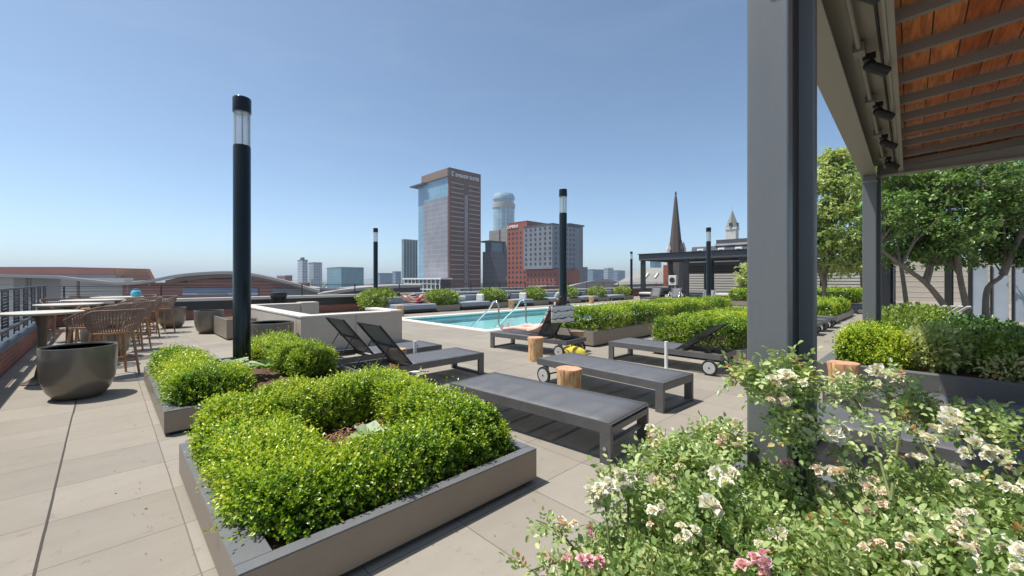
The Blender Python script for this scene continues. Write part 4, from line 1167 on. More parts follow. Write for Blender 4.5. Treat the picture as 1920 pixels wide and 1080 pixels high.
# man on the daybed, head to -x
t = thing("person", "man in red shorts reclining with one knee up on the first daybed", "person", (10.1, 16.72, .40))
hip = (.12, 0, .13)
TR = [[(hip, .13), ((-.10, 0, .17), .13), ((-.33, 0, .26), .14), ((-.50, 0, .33), .12), ((-.57, 0, .37), .055), ((-.64, 0, .41), .075), ((-.70, 0, .46), .092), ((-.74, 0, .49), .075)]]
LG = [[(hip, .13), ((.15, -.09, .13), .10), ((.40, -.10, .42), .066), ((.52, -.10, .25), .055), ((.62, -.10, .06), .038), ((.68, -.10, .03), .034), ((.82, -.10, .03), .022)],
      [(hip, .13), ((.15, .09, .13), .10), ((.52, .10, .16), .066), ((.72, .11, .10), .052), ((.88, .11, .06), .038), ((.90, .12, .10), .034), ((.91, .12, .20), .022)]]
AR = []
AR.append([((-.50, 0, .33), .12), ((-.49, -.18, .32), .062), ((-.36, -.27, .12), .046), ((-.12, -.24, .10), .036), ((-.03, -.2, .12), .026)]); AR += hand((-.03, -.2, .12), (1, .2, 0), (0, 1, 0))
AR.append([((-.50, 0, .33), .12), ((-.49, .18, .34), .062), ((-.28, .22, .30), .046), ((-.14, .08, .40), .036), ((-.1, .02, .43), .026)]); AR += hand((-.1, .02, .43), (.5, -.6, .4), (0, 1, .3))
body = skinned("body", TR + LG + AR, "skin", t)
face_parts(body, (-.70, 0, .46), (.45, -.1, .85), (-.8, 0, .5))
skinned("shorts", [[((-.02, 0, .15), .138), (hip, .145), ((.16, -.09, .14), .118), ((.30, -.10, .30), .092)], [(hip, .145), ((.16, .09, .14), .118), ((.36, .1, .16), .092)]], "swim_red", body)

# ================================================================== pergola with timber ceiling
PA = R(1.64); P0 = (2.12, .44)
def Pg(u, v, z=0): return (P0[0] + u * math.cos(PA) - v * math.sin(PA), P0[1] + u * math.sin(PA) + v * math.cos(PA), z)
t = thing("pergola", "grey steel canopy with timber board ceiling over the right side", "pergola", (P0[0], P0[1], 0), PA)
ZB = 3.16
def column(u, v, parent, h, dv=0.0, side=.0):
    m = MB().bx(u, v, 0, u + .09, v + .165, h)
    m.bx(u + .36, v - .045, 0, u + .43, v + .165, h)
    c = m.build("column", "steel_paint", parent, bevel=.010, seg=3)
    MB().bx(u + .091, v + .022, 0, u + .359, v + .075, h).build("web", "black_matt", c)  # web coloured black to paint in the shade of the gap between flanges
    return c
column(0, 0, t, ZB); column(6.5, 0, t, ZB)
MB().bx(6.49, -.01, ZB - .11, 6.60, .175, ZB - .095).build("collar", "beam_paint", t)
# edge beam (rolled channel) and its run of conduit
m = MB()
m.bx(-.12, -.0, ZB + .001, 6.95, .19, ZB + .018).bx(-.12, .085, ZB + .018, 6.95, .105, ZB + .28).bx(-.12, .0, ZB + .28, 6.95, .19, ZB + .298)
m.build("edge_beam", "beam_paint", t, bevel=.003)
m = MB().bx(-.12, -.27, ZB + .02, 6.70, -.255, ZB + .23).bx(-.12, -.31, ZB + .03, 6.70, -.2705, ZB + .045).bx(-.12, -.255, ZB + .16, 6.7, .08, ZB + .17)
m.build("ledger", "beam_paint", t, bevel=.002)
MB().tube([(-.1, -.215, ZB + .152), (6.6, -.215, ZB + .152)], .009, 6).build("cable", "black_matt", t)
cd = MB().tube([(-.1, -.10, ZB + .10), (6.6, -.10, ZB + .10)], .017, 10).build("conduit", "beam_paint", t, smooth=True)
spots = (.98, 2.16, 3.40, 4.68, 5.95)
for u in spots: MB().bx(u - .22, -.135, ZB + .065, u - .10, -.062, ZB + .135).build("junction_box", "rafter_paint", t, bevel=.003)
sl = math.tan(R(3.2))
u = -.08
while u < 6.8:
    c = MB().bx(u - .022, -5.5, 0, u + .022, 0, .085).build("rafter", "rafter_paint", t, bevel=.002)
    c.matrix_local = Matrix.Translation((0, -.275, ZB + .11)) @ Matrix.Rotation(-R(3.2), 4, 'X')
    u += .615
c = MB().bx(-.12, -5.6, .0, 6.95, -.26, .03).build("ceiling", "cedar_board", t)
c.matrix_local = Matrix.Translation((0, 0, ZB + .205)) @ Matrix.Rotation(-R(3.2), 4, 'X')
c = MB().bx(-.16, -5.7, .0, 7.05, .16, .05).build("roof_sheet", "dark_metal", t)
c.matrix_local = Matrix.Translation((0, 0, ZB + .305)) @ Matrix.Rotation(-R(1.6), 4, 'X')
m = MB().bx(6.70, -5.6, ZB + .0, 6.86, -.0, ZB + .02).bx(6.77, -5.6, ZB + .02, 6.79, -.0, ZB + .27)
m.build("end_beam", "beam_paint", t, bevel=.003)
MB().bx(6.5, -5.4, 0, 6.6, -5.22, ZB).build("column", "steel_paint", t, bevel=.01)
MB().bx(0, -5.4, 0, .09, -5.22, ZB).build("column", "steel_paint", t, bevel=.01)
# spotlights
slab2 = ["black cylinder spotlight above the frame's top edge", "black cylinder spotlight nearest the top of the photo under the canopy edge", "second black spotlight along the canopy edge",
         "third black spotlight along the canopy edge", "last black spotlight, at the far corner of the canopy by the slim column"]
for u, s in zip(spots, slab2):
    p = Pg(u, -.16, ZB + .075)
    q = thing("spotlight", s, "spotlight", p, PA, "black spotlights under the canopy edge")
    MB().bx(-.016, -.03, .0, .016, .05, .045).tube([(0, 0, 0), (.0, -.02, -.035)], .013, 8).build("bracket", "black_matt", q)
    d = Vector((.50, -.75, -.42)).normalized(); a = Vector((-.0, .02, -.045)) - d * .02
    b = a + d * .17
    body = MB().tube([a, a + d * .01, a + d * .02, b], [.024, .034, .037, .040], 20).build("can", "black_matt", q, smooth=True)
    m = MB()
    for k in range(4): m.tube([a + d * (.05 + .015 * k), a + d * (.056 + .015 * k)], .0405, 20)
    m.build("cooling_fin", "black_matt", body)
    MB().tube([b + d * .0005, b + d * .004], .032, 20).build("lens", "far_glass", body)
# ================================================================== rose bed in the foreground
planter("planter_box", "planter box hidden under the foreground rose bushes", .95, -1.9, 3.15, .92, .30, .09)
def bloom(parent, c, n, s, mat, seed, name="flower_cluster"):
    """a cluster of double roses: each bloom is a nest of cupped petals"""
    r = np.random.default_rng(seed); P, D, N, L = [], [], [], []
    for k in range(n):
        o = np.array(c) + (r.normal(size=3) * np.array([1, 1, .55]) * s * (.85 if n > 1 else .05))
        ax = unit((np.array([[-CS * .35, -SN * .35, 1.0]]) + r.normal(size=(1, 3)) * .4))[0]
        e1 = unit(np.cross(ax, r.normal(size=3))[None])[0]; e2 = np.cross(ax, e1)
        m_ = 30; sz = s * r.uniform(.75, 1.15)
        for q in range(m_):
            f = q / m_; a = q * 2.4 + r.uniform(-.3, .3)
            rd = e1 * math.cos(a) + e2 * math.sin(a)
            P.append(o + rd * sz * .22 * f + ax * sz * .22 * (1 - f)); D.append(rd * (.15 + 1.15 * f) + ax * (1.0 - 1.0 * f) + r.normal(size=3) * .12)
            N.append(ax * .9 - rd * .35 + r.normal(size=3) * .15); L.append(sz * (.42 + .30 * f) * r.uniform(.8, 1.1))
    L = np.array(L)
    return leaves(name, np.array(P), np.array(D), np.array(N), L, L * 1.0, r.random(len(L)), mat, parent, fold=.28, shape=6)
leafmat("rose_petal", [(0, (.80, .72, .60)), (.5, (.90, .87, .80)), (1, (.93, .92, .88))], .6, .35)
leafmat("rose_pink", [(0, (.80, .36, .44)), (1, (.92, .70, .73))], .6, .3)
leafmat("rose_faded", [(0, (.82, .64, .50)), (1, (.92, .84, .75))], .6, .3)
def compound(bases, dirs, leaf, tone, seed):
    """rose leaves: five or seven leaflets along a bending stalk"""
    r = np.random.default_rng(seed); n = len(bases)
    A = unit(dirs); sd = unit(np.cross(A, np.array([0, 0, 1.0]) + r.normal(size=(n, 3)) * .5)); U = np.cross(sd, A)
    P, D, N, T, L = [], [], [], [], []
    Ls = leaf * r.uniform(.75, 1.25, n)
    for t_, lat, k in ((.30, 1, .8), (.30, -1, .8), (.62, 1, .95), (.62, -1, .95), (.95, 0, 1.1)):
        q = Ls[:, None] * 2.4
        P.append(bases + A * q * t_ - U * q * .12 * t_ * t_)
        D.append(A * (.45 if lat else 1) + sd * lat * .9 + r.normal(size=(n, 3)) * .14 - U * .15)
        N.append(U + r.normal(size=(n, 3)) * .28); T.append(tone + r.normal(size=n) * .06); L.append(Ls * k)
    return np.concatenate(P), np.concatenate(D), np.concatenate(N), np.concatenate(T), np.concatenate(L)
def rose_bush(label, base, C, Rr, n, leaf, blooms, seed, canes=(), tone=.5, extra=()):
    t = thing("rose_bush", label, "rose bush", base)
    C = np.array(C, float) - np.array(base); Rr = np.array(Rr, float)
    d = rand_unit(n); d[:, 2] = np.where(d[:, 2] < -.3, -d[:, 2], d[:, 2])
    rr_ = .42 + .58 * RNG.random(n) ** .55
    rr_ *= 1 + .24 * lump(d * 2.2, 2.6, seed)
    P = C + d * Rr * rr_[:, None]
    A = unit(d * .9 + rand_unit(n) * .75 + np.array([0, 0, .35]))
    tn = tone + .17 * lump(P, 6, seed + 1) + RNG.normal(size=n) * .13
    for (p, rad, k) in extra:      # small leafy tufts at the end of a spray
        c2 = np.array(p) - np.array(base); q = c2 + rand_unit(k) * np.array(rad) * RNG.random((k, 1)) ** .5
        P = np.concatenate([P, q]); A = np.concatenate([A, unit(rand_unit(k) + np.array([0, 0, .3]))]); tn = np.concatenate([tn, tone + .05 + RNG.normal(size=k) * .15])
    n = len(P)
    red = RNG.random(n) < .018; tn[red] = RNG.uniform(.88, 1.0, red.sum())
    m = MB(); r = random.Random(seed)
    extraB, extraA, extraT = [], [], []
    for k in range(14):
        a = r.uniform(0, 6.28); q = C + np.array([math.cos(a) * Rr[0] * .75, math.sin(a) * Rr[1] * .75, Rr[2] * r.uniform(.1, .8)])
        s = Vector((r.uniform(-.08, .08), r.uniform(-.08, .08), 0)); q = Vector(q); md = s.lerp(q, .5) + Vector((0, 0, .12))
        m.tube([s, md, q], [.008, .006, .003], 5)
    for (p, q, bend) in canes:      # long sprays
        p = Vector(p) - Vector(base); q = Vector(q) - Vector(base); pts = []
        for i in range(8):
            f = i / 7; pts.append(p.lerp(q, f) + Vector((0, 0, bend * math.sin(PI * f))))
        m.tube(pts, [.006 - .0005 * i for i in range(8)], 5)
        for i in range(1, 8):
            for _ in range(5):
                extraB.append(list(pts[i] + Vector((r.uniform(-.02, .02), r.uniform(-.02, .02), r.uniform(-.01, .01))))); v = rand_unit(1)[0] + np.array([0, 0, .25]); extraA.append(v); extraT.append(.5 + r.uniform(-.15, .2) + (.4 if r.random() < .1 else 0))
    if extraB:
        P = np.concatenate([P, np.array(extraB)]); A = np.concatenate([A, np.array(extraA)]); tn = np.concatenate([tn, np.array(extraT)])
    m.build("cane", "twig_green", t)["kind"] = "stuff"
    LP, LD, LN, LT, LL = compound(P, A, leaf, tn, seed + 2)
    leaves("foliage", LP, LD, LN, LL, LL * .66, LT, "rose_leaf", t, fold=.14, shape=6)
    ROSE_P.append(LP + np.array(base)); PENDING.append((t, base, blooms, seed))
    return t
ROSE_P, PENDING = [], []
def place_blooms():
    """each cluster sits on the outside of the bush foliage, facing the path"""
    A = np.concatenate(ROSE_P); dd = A[:, 0] * CS + A[:, 1] * SN; ll = A[:, 0] * SN - A[:, 1] * CS
    px = 960 + FOC * ll / np.maximum(dd, .1); py = 525 + FOC * (EYE - A[:, 2]) / np.maximum(dd, .1)
    rr_ = np.random.default_rng(77)
    for k in range(26):
        bx_, by_ = rr_.uniform(1120, 1900), rr_.uniform(860, 1060)
        if by_ < 1180 - .28 * (bx_ - 700): continue
        w = W(bx_, 1.35); own = min(PENDING, key=lambda q: (q[1][0] - w[0]) ** 2 + (q[1][1] - w[1]) ** 2)
        own[2].append(((bx_, by_, 1.5), int(rr_.integers(1, 4)), float(rr_.uniform(.024, .036)), RP if rr_.random() < .85 else RF))
    for (t, base, blooms, seed) in PENDING:
        for i, ((bx_, by_, d), k, s, mt) in enumerate(blooms):
            near = dd[(abs(px - bx_) < 24) & (abs(py - by_) < 24) & (dd > .6)]
            if len(near) > 6 and d < 1.9: d = min(d + .04, max(d - .4, float(np.percentile(near, 8)) - .01))
            s2 = s * (d / 1.5) ** .5
            bloom(t, np.array(V(bx_, by_, d)) - np.array(base), k, s2, mt, seed * 100 + i)
def V(px, py, d):
    x, y = W(px, d); return (x, y, ZH(py, d))
RP, RK, RF = "rose_petal", "rose_pink", "rose_faded"
rose_bush("nearest rose bush at the bottom edge with pink blooms on its left", (1.18, .66, .25), (1.22, .64, .36), (.34, .34, .25), 1700, .023,
          [((1090, 1055, 1.38), 6, .036, RK), ((1125, 925, 1.52), 6, .032, RP), ((1105, 940, 1.5), 3, .03, RP), ((1060, 990, 1.5), 3, .026, RF), ((1090, 995, 1.42), 2, .024, RK), ((1172, 900, 1.62), 5, .03, RP), ((1160, 890, 1.66), 3, .03, RP), ((1283, 980, 1.25), 3, .027, RP), ((1235, 955, 1.35), 3, .024, RP)], 31,
          [((1.2, .8, .45), V(1005, 975, 1.55), .05), ((1.2, .75, .5), V(1130, 920, 1.52), .05), ((1.2, .75, .5), V(985, 1075, 1.4), .05), ((1.3, .75, .5), V(1180, 890, 1.64), .04)])
rose_bush("rose bush with two large white blooms left of the column", (1.55, .55, .25), (1.56, .55, .40), (.40, .38, .28), 2000, .024,
          [((1330, 950, 1.34), 1, .058, RP), ((1372, 890, 1.5), 1, .045, RP), ((1332, 908, 1.48), 2, .036, RP), ((1345, 800, 1.95), 5, .038, RP), ((1258, 828, 1.9), 5, .036, RP), ((1365, 835, 1.8), 3, .03, RF), ((1265, 880, 1.6), 2, .018, RF), ((1220, 985, 1.3), 1, .02, RF)], 32,
          [((1.75, .7, .55), V(1250, 830, 1.9), .06), ((1.75, .65, .6), V(1345, 795, 1.97), .06)], extra=[(V(1345, 835, 1.9), (.16, .14, .09), 260), (V(1250, 862, 1.78), (.14, .14, .08), 200), (V(1300, 870, 1.72), (.17, .15, .10), 240), (V(1180, 915, 1.6), (.12, .12, .07), 120)])
rose_bush("rose climbing up the front of the thick grey column", (2.05, .56, .25), (1.96, .46, .44), (.24, .16, .24), 380, .024,
          [((1470, 715, 1.66), 4, .036, RP), ((1508, 712, 1.6), 2, .032, RP), ((1495, 780, 1.6), 2, .028, RP), ((1440, 745, 1.62), 2, .025, RF)], 33,
          [((2.0, .36, .62), V(1365, 690, 1.72), .16), ((2.0, .34, .62), V(1478, 665, 1.68), .05), ((2.0, .34, .62), V(1515, 705, 1.62), .03)], extra=[(V(1440, 715, 1.66), (.15, .08, .06), 85), (V(1500, 715, 1.62), (.10, .08, .10), 90), (V(1395, 705, 1.70), (.08, .06, .05), 40), (V(1475, 800, 1.62), (.13, .08, .08), 90)])
rose_bush("wide rose bush with cream and pink clusters right of the column", (1.75, .05, .25), (1.76, .05, .42), (.52, .40, .28), 2600, .024,
          [((1435, 1060, 1.12), 7, .034, RK), ((1558, 812, 1.75), 6, .040, RP), ((1565, 885, 1.55), 4, .034, RF), ((1612, 918, 1.45), 3, .036, RP), ((1672, 940, 1.38), 2, .026, RF), ((1640, 900, 1.5), 1, .022, RF), ((1620, 1012, 1.2), 2, .016, RF), ((1660, 1035, 1.15), 3, .024, RF), ((1720, 1070, 1.1), 1, .040, RP), ((1555, 740, 1.95), 2, .02, RF), ((1475, 875, 1.55), 2, .024, RK), ((1590, 760, 1.95), 5, .026, RP)], 34,
          [((1.9, .2, .75), V(1560, 805, 1.76), .06), ((1.9, .1, .75), V(1600, 745, 1.98), .06), ((1.9, .1, .75), V(1700, 740, 1.9), .05)])
rose_bush("tall rose bush whose long sprays cross the shaded loungers", (2.35, -.15, .25), (2.28, -.18, .44), (.48, .46, .27), 2200, .025,
          [((1775, 795, 1.85), 7, .044, RP), ((1618, 725, 2.35), 4, .040, RP), ((1678, 700, 2.5), 4, .044, RP), ((1822, 842, 1.8), 5, .036, RP), ((1740, 820, 1.85), 4, .034, RP), ((1888, 858, 1.7), 3, .036, RP), ((1888, 875, 1.65), 3, .026, RF), ((1848, 778, 2.0), 1, .02, RK), ((1712, 855, 1.8), 3, .026, RP)], 35,
          [((2.3, 0, .8), V(1620, 722, 2.36), .08), ((2.4, 0, .8), V(1680, 698, 2.5), .08), ((2.3, -.1, .85), V(1780, 775, 1.9), .06), ((2.4, -.2, .85), V(1870, 790, 1.9), .06), ((2.4, -.1, .85), V(1700, 760, 2.1), .07), ((2.3, -.2, .85), V(1845, 765, 2.0), .06)], extra=[(V(1590, 735, 2.3), (.12, .10, .07), 70), (V(1720, 770, 2.0), (.2, .12, .08), 110), (V(1830, 800, 1.95), (.16, .12, .07), 90)])
rose_bush("rose bush with a white bloom in the lower right corner", (1.72, -.55, .25), (1.72, -.56, .42), (.55, .45, .30), 2300, .024,
          [((1897, 1052, 1.02), 3, .034, RP), ((1800, 1000, 1.2), 2, .022, RF), ((1810, 965, 1.25), 3, .02, RP), ((1905, 910, 1.5), 3, .034, RP), ((1835, 940, 1.4), 2, .02, RF)], 36)
rose_bush("rose bush behind the front row, mostly hidden in the bed", (2.75, -.85, .25), (2.7, -.85, .45), (.42, .5, .30), 900, .028, [((1900, 800, 2.4), 3, .03, RP)], 37)

place_blooms()
# ================================================================== right-hand planter with mixed shrubs
planter("planter_box", "long dark planter on the right, half shaded by the canopy", 7.15, -8.5, 13.2, 1.15, .34, .16, mat="lounger_metal")
def rshrub(name, label, c, rr_, n, leaf, mat, tone, seed, flat=None, shape=4, wide=.6, stems=8, stem="twig"):
    t = thing(name, label, "shrub", (c[0], c[1], .28))
    blob_leaves("foliage", t, (0, 0, rr_[2] * .75), (rr_[0], rr_[1], rr_[2] * .85), n, leaf, mat, tone, seed=seed, shape=shape, wide=wide, shell=.4, upb=.5)
    m = MB(); r = random.Random(seed)
    for _ in range(stems):
        a = r.uniform(0, 6.28); q = Vector((math.cos(a) * rr_[0] * .7, math.sin(a) * rr_[1] * .7, rr_[2] * r.uniform(.8, 1.35)))
        m.tube([(0.05 * math.cos(a), .05 * math.sin(a), 0), q * .5 + Vector((0, 0, .05)), q], [.010, .008, .004], 5)
    m.build("stem", stem, t)["kind"] = "stuff"
    return t
hedge("yellow-green boxwood at the left corner of the right planter by the slim column", [(7.52, .36, 8.6, .92, .28, .72), (7.52, .25, 8.0, .92, .28, .68)], 3200, (7.9, .7, .28), leaf=.03, per=7, seed=61, stem_len=(.07, .15), fuzz=.06)
rshrub("leafy_shrub", "bright lobed-leaf shrub right of the slim column", (8.05, .0), (.50, .45, .36), 2300, .065, "light_leaf", .55, 62, shape=6)
rshrub("leafy_shrub", "pale tipped shrub in the middle of the right planter", (8.0, -.66), (.42, .42, .34), 1700, .06, "pale_leaf", .35, 63, shape=6)
rshrub("dry_shrub", "small shrub with dry orange foliage low in the right planter", (7.55, -.62), (.22, .24, .22), 420, .05, "rose_leaf", .93, 64)
rshrub("leafy_shrub", "deep green shrub at the right edge of the photo in the canopy's shade", (8.05, -1.55), (.55, .60, .40), 3000, .055, "dark_leaf", .6, 65, shape=6)
rshrub("leafy_shrub", "glossy green shrub before the tree trunks on the right", (9.3, -.95), (.80, .75, .30), 3000, .065, "dark_leaf", .62, 66, shape=6)
rshrub("leafy_shrub", "light green shrub behind the slim column", (9.2, .30), (.75, .45, .30), 2200, .07, "light_leaf", .5, 67, shape=6)
rshrub("leafy_shrub", "yellow-green shrub sunlit at the right edge beside the glass panel", (9.2, -2.2), (.70, .75, .42), 2600, .065, "light_leaf", .62, 68, shape=6)
rshrub("leafy_shrub", "round cream flowered shrub behind the tree trunks", (12.2, .25), (.95, .65, .42), 2600, .075, "pale_leaf", .5, 69, shape=6)
rshrub("leafy_shrub", "dark rounded shrub under the leaning tree trunk", (11.3, -.55), (.75, .7, .34), 2000, .07, "dark_leaf", .5, 70, shape=6)
rshrub("leafy_shrub", "spreading dark ground shrub at the foot of the tree trunks", (10.6, -1.7), (1.1, 1.0, .24), 2400, .07, "dark_leaf", .45, 71, shape=6)
rshrub("leafy_shrub", "tufted pale shrub on the path edge beside the slim column", (9.7, .80), (.40, .25, .28), 900, .06, "pale_leaf", .45, 72)

# ================================================================== trees
def tree(label, base, limbs, crown, n, leaf, mat, tone, seed, sub=5, lump_k=.34, droop=.0, trunk_r=.09, name="tree"):
    """limbs: polylines from the base up; crown: ellipsoids; leaves gather round the twig tips"""
    t = thing(name, label, "tree", base); B = Vector(base); r = random.Random(seed)
    for li, pts in enumerate(limbs):
        pts = [Vector(p) - B for p in pts]; rs = [trunk_r * (1 - .16 * i) for i in range(len(pts))]
        fine, fr = [], []
        for i in range(len(pts) - 1):
            for k in range(4):
                f = k / 4; p0 = pts[max(i - 1, 0)]; p1, p2 = pts[i], pts[i + 1]; p3 = pts[min(i + 2, len(pts) - 1)]
                fine.append(.5 * ((2 * p1) + (p2 - p0) * f + (2 * p0 - 5 * p1 + 4 * p2 - p3) * f * f + (3 * p1 - p0 - 3 * p2 + p3) * f ** 3)); fr.append(max(.012, rs[i] + (rs[i + 1] - rs[i]) * f))
        fine.append(pts[-1]); fr.append(max(.012, rs[-1]))
        MB().tube(fine, fr, 10).build("trunk", "bark", t, smooth=True)
    tips = []; m = MB()
    for c, rad in crown:
        c = Vector(c) - B
        for k in range(sub):
            d = Vector(rand_unit(1)[0]); d.z = d.z * .8 + .1
            tip = c + Vector((d.x * rad[0], d.y * rad[1], d.z * rad[2])) * r.uniform(.5, .95)
            src = min((Vector(p) - B for L in limbs for p in L[1:]), key=lambda q: (q - tip).length + r.uniform(0, .6))
            md = src.lerp(tip, .5) + Vector((r.uniform(-.12, .12), r.uniform(-.12, .12), r.uniform(0, .2)))
            m.tube([src, md, tip], [trunk_r * .28, trunk_r * .18, trunk_r * .07], 5)
            tips.append((tip, md))
    m.build("branch", "bark", t)["kind"] = "stuff"
    # foliage: sprays of leaves along side twigs
    k = max(1, n // max(1, len(tips))); Ps, Ds, Ns = [], [], []
    for tip, md in tips:
        tip = np.array(tip); md = np.array(md); R_ = np.linalg.norm(tip - md) * .62 + .16
        nt_ = max(3, k // 14)
        for _ in range(nt_):
            f = RNG.random() ** .7; c0 = md + (tip - md) * (.2 + .85 * f) + RNG.normal(size=3) * .12
            dv = rand_unit(1)[0] * np.array([1, 1, .55]); L = R_ * RNG.uniform(.5, 1.3)
            q = np.linspace(.15, 1, 14)[:, None]
            P = c0 + dv * L * q + np.array([0, 0, -droop]) * L * q ** 2 + RNG.normal(size=(14, 3)) * .035
            Ps.append(P); Ds.append(dv * .6 + rand_unit(14) * .9 + np.array([0, 0, -.15 - droop])); Ns.append(rand_unit(14) * .6 + np.array([0, 0, 1]))
    P = np.concatenate(Ps); D = np.concatenate(Ds); N = np.concatenate(Ns)
    tn = tone + .2 * lump(P, 2.2, seed) + RNG.normal(size=len(P)) * .15
    L = leaf * RNG.uniform(.7, 1.3, len(P))
    leaves("crown", P, D, N, L, L * .58, tn, mat, t, fold=.12, shape=6)
    return t
def E(px, py, d, rx, rz): return (V(px, py, d), (rx, rx, rz))
b = V(1795, 610, 11.0)
tree("dark leafy tree with a trunk leaning left behind the right planter", (b[0], b[1], .3),
     [[(b[0], b[1], .3), V(1770, 572, 11.0), V(1735, 530, 11.0), V(1690, 498, 10.8), V(1645, 462, 10.6)], [(b[0] + .1, b[1] - .12, .3), V(1812, 580, 11.2), V(1800, 520, 11.2), V(1790, 440, 11.1), V(1775, 370, 11)], [V(1735, 530, 11.0), V(1745, 495, 11.1), V(1748, 440, 11.2)]],
     [E(1690, 415, 10.6, .85, .5), E(1760, 370, 11, 1.15, .7), E(1700, 350, 11.4, .9, .6), E(1830, 410, 11.3, 1.1, .65), E(1790, 440, 10.6, .8, .4), E(1850, 350, 11.0, 1.2, .8), E(1720, 445, 11.6, .8, .4), E(1690, 470, 11.3, .5, .25), E(1770, 475, 11.8, .45, .22), E(1750, 460, 10.9, .5, .3), E(1670, 380, 10.8, .8, .6), E(1660, 320, 11.5, .9, .5), E(1780, 310, 11.4, 1.1, .5), E(1700, 400, 12.0, 1.0, .7)], 22000, .10, "dark_leaf", .63, 81, sub=16)
b = V(1850, 605, 11.6)
tree("dark leafy tree with a crooked trunk beside the grey glass panels", (b[0], b[1], .3),
     [[(b[0], b[1], .3), V(1848, 585, 11.6), V(1852, 540, 11.6), V(1880, 515, 11.5), V(1885, 480, 11.5), V(1880, 400, 11.4)], [V(1880, 515, 11.5), V(1900, 470, 11.4), V(1930, 400, 11.2)]],
     [E(1900, 410, 11.2, 1.2, .7), E(1870, 350, 11.4, 1.2, .8), E(1960, 380, 10.8, 1.3, .9), E(1840, 390, 12.2, 1.1, .7), E(1930, 440, 11.8, .9, .4), E(1920, 320, 11.2, 1.1, .7), E(1840, 330, 12.0, 1.1, .6), E(1880, 390, 12.4, 1.2, .7), E(1840, 445, 12.2, 1.0, .4), E(1905, 480, 11.6, .6, .3), E(1850, 475, 12.0, .5, .25)], 21000, .10, "dark_leaf", .61, 82, sub=16)
b = V(1548, 560, 19.5)
tree("tall light green tree between the thick and the slim column", (b[0], b[1], .2),
     [[(b[0], b[1], .2), V(1545, 530, 19.5), V(1558, 480, 19.5), V(1570, 400, 19.5), V(1580, 320, 19.5)], [V(1545, 530, 19.5), V(1520, 470, 19.3), V(1500, 420, 19.2)], [V(1558, 480, 19.5), V(1600, 440, 19.3), V(1630, 400, 19.2)]],
     [E(1580, 330, 19.5, 1.1, 1.0), E(1545, 390, 19.3, 1.3, .9), E(1605, 400, 19.4, 1.2, 1.0), E(1560, 450, 19.1, 1.4, .7), E(1620, 330, 19.6, 1.0, .9), E(1510, 440, 19.8, 1.0, .8), E(1590, 470, 19.6, 1.2, .5), E(1555, 300, 19.8, .6, .6), E(1640, 460, 18.8, 1.0, .7), E(1545, 340, 19.6, 1.0, .8), E(1600, 290, 19.9, .7, .5), E(1530, 410, 20.2, 1.2, .9), E(1575, 500, 19.4, 1.3, .4), E(1610, 360, 19.0, 1.2, .8)], 36000, .15, "light_leaf", .6, 83, sub=16, droop=.35, trunk_r=.1)
b = V(1700, 560, 21)
tree("light green tree filling the gap behind the slim column", (b[0], b[1], .2),
     [[(b[0], b[1], .2), V(1690, 500, 21), V(1680, 430, 21), V(1670, 370, 21)]],
     [E(1670, 350, 21, 1.5, 1.0), E(1690, 420, 21, 1.6, 1.0), E(1640, 400, 21.5, 1.2, 1.0), E(1740, 360, 22, 1.5, 1.0)], 16000, .17, "light_leaf", .55, 84, sub=16, droop=.3, trunk_r=.1)
b = V(1398, 560, 26)
tree("small light green shrub tree at the left edge of the thick column", (b[0], b[1], .2),
     [[(b[0], b[1], .2), V(1400, 540, 26), V(1402, 515, 26)]], [E(1402, 515, 26, .8, .6), E(1396, 530, 26, .7, .4), E(1408, 500, 26, .6, .4)], 2600, .14, "light_leaf", .55, 85, sub=9, trunk_r=.05)
b = V(1620, 520, 27)
tree("low green tree in front of the concrete wall at the end of the path", (b[0], b[1], .2),
     [[(b[0], b[1], .2), V(1612, 500, 27), V(1606, 480, 27)]], [E(1604, 488, 27, 1.4, .7), E(1625, 480, 27, 1.2, .8)], 3600, .16, "light_leaf", .42, 86, sub=10, trunk_r=.07)

# ================================================================== privacy screen, back wall and columns on the right
t = thing("privacy_screen", "grey glass panel screen with dark posts behind the crooked tree", "screen", (0, 0, 0))
sx, sy = W(1818, 14.2); y = sy
tops = 1.95
k = 0
while y > sy - 9:
    MB().bx(sx - .03, y - .40, .15, sx + .0, y - .06, tops + .005 * k).build("panel", "glass_panel", t, bevel=.004)
    MB().bx(sx - .06, y - .055, 0, sx + .04, y - .0, tops + (.25 if k % 4 == 0 else .02)).build("post", "dark_metal", t); y -= .46; k += 1
t = thing("privacy_screen", "far grey panel screen left of the leaning trunk", "screen", (0, 0, 0))
sx, sy = W(1672, 24)
for k in range(3):
    MB().bx(sx + 1.02 * k, sy, .15, sx + 1.02 * k + .9, sy + .04, 2.3).build("panel", "glass_panel", t, bevel=.004)
    MB().bx(sx + 1.02 * k + .91, sy - .03, 0, sx + 1.02 * k + 1.0, sy + .06, 2.4).build("post", "dark_metal", t)
def hcolumn(px, d, h, label, w=.2):
    x, y = W(px, d); t = thing("steel_column", label, "column", (x, y, 0), 0, "dark steel columns behind the trees")
    MB().bx(0, -w, 0, .09, 0, h).build("flange", "dark_metal", t, bevel=.006); MB().bx(.0905, -w * .6, 0, .35, -w * .4, h).build("web", "dark_metal", t); MB().bx(.3505, -w - .05, 0, .42, 0, h).build("flange", "dark_metal", t, bevel=.006)
hcolumn(1648, 13.0, 3.2, "dark steel column just right of the slim column, under the leaning branch", .26)
hcolumn(1771, 17.5, 3.2, "thin dark column between the two nearer tree trunks", .22)
hcolumn(1816, 14.6, 3.4, "tall dark column at the left end of the glass panel screen", .2)
t = thing("concrete_wall", "pale concrete garden wall closing the end of the path", "wall", (0, 0, 0))
x0, y0 = W(1500, 46); 
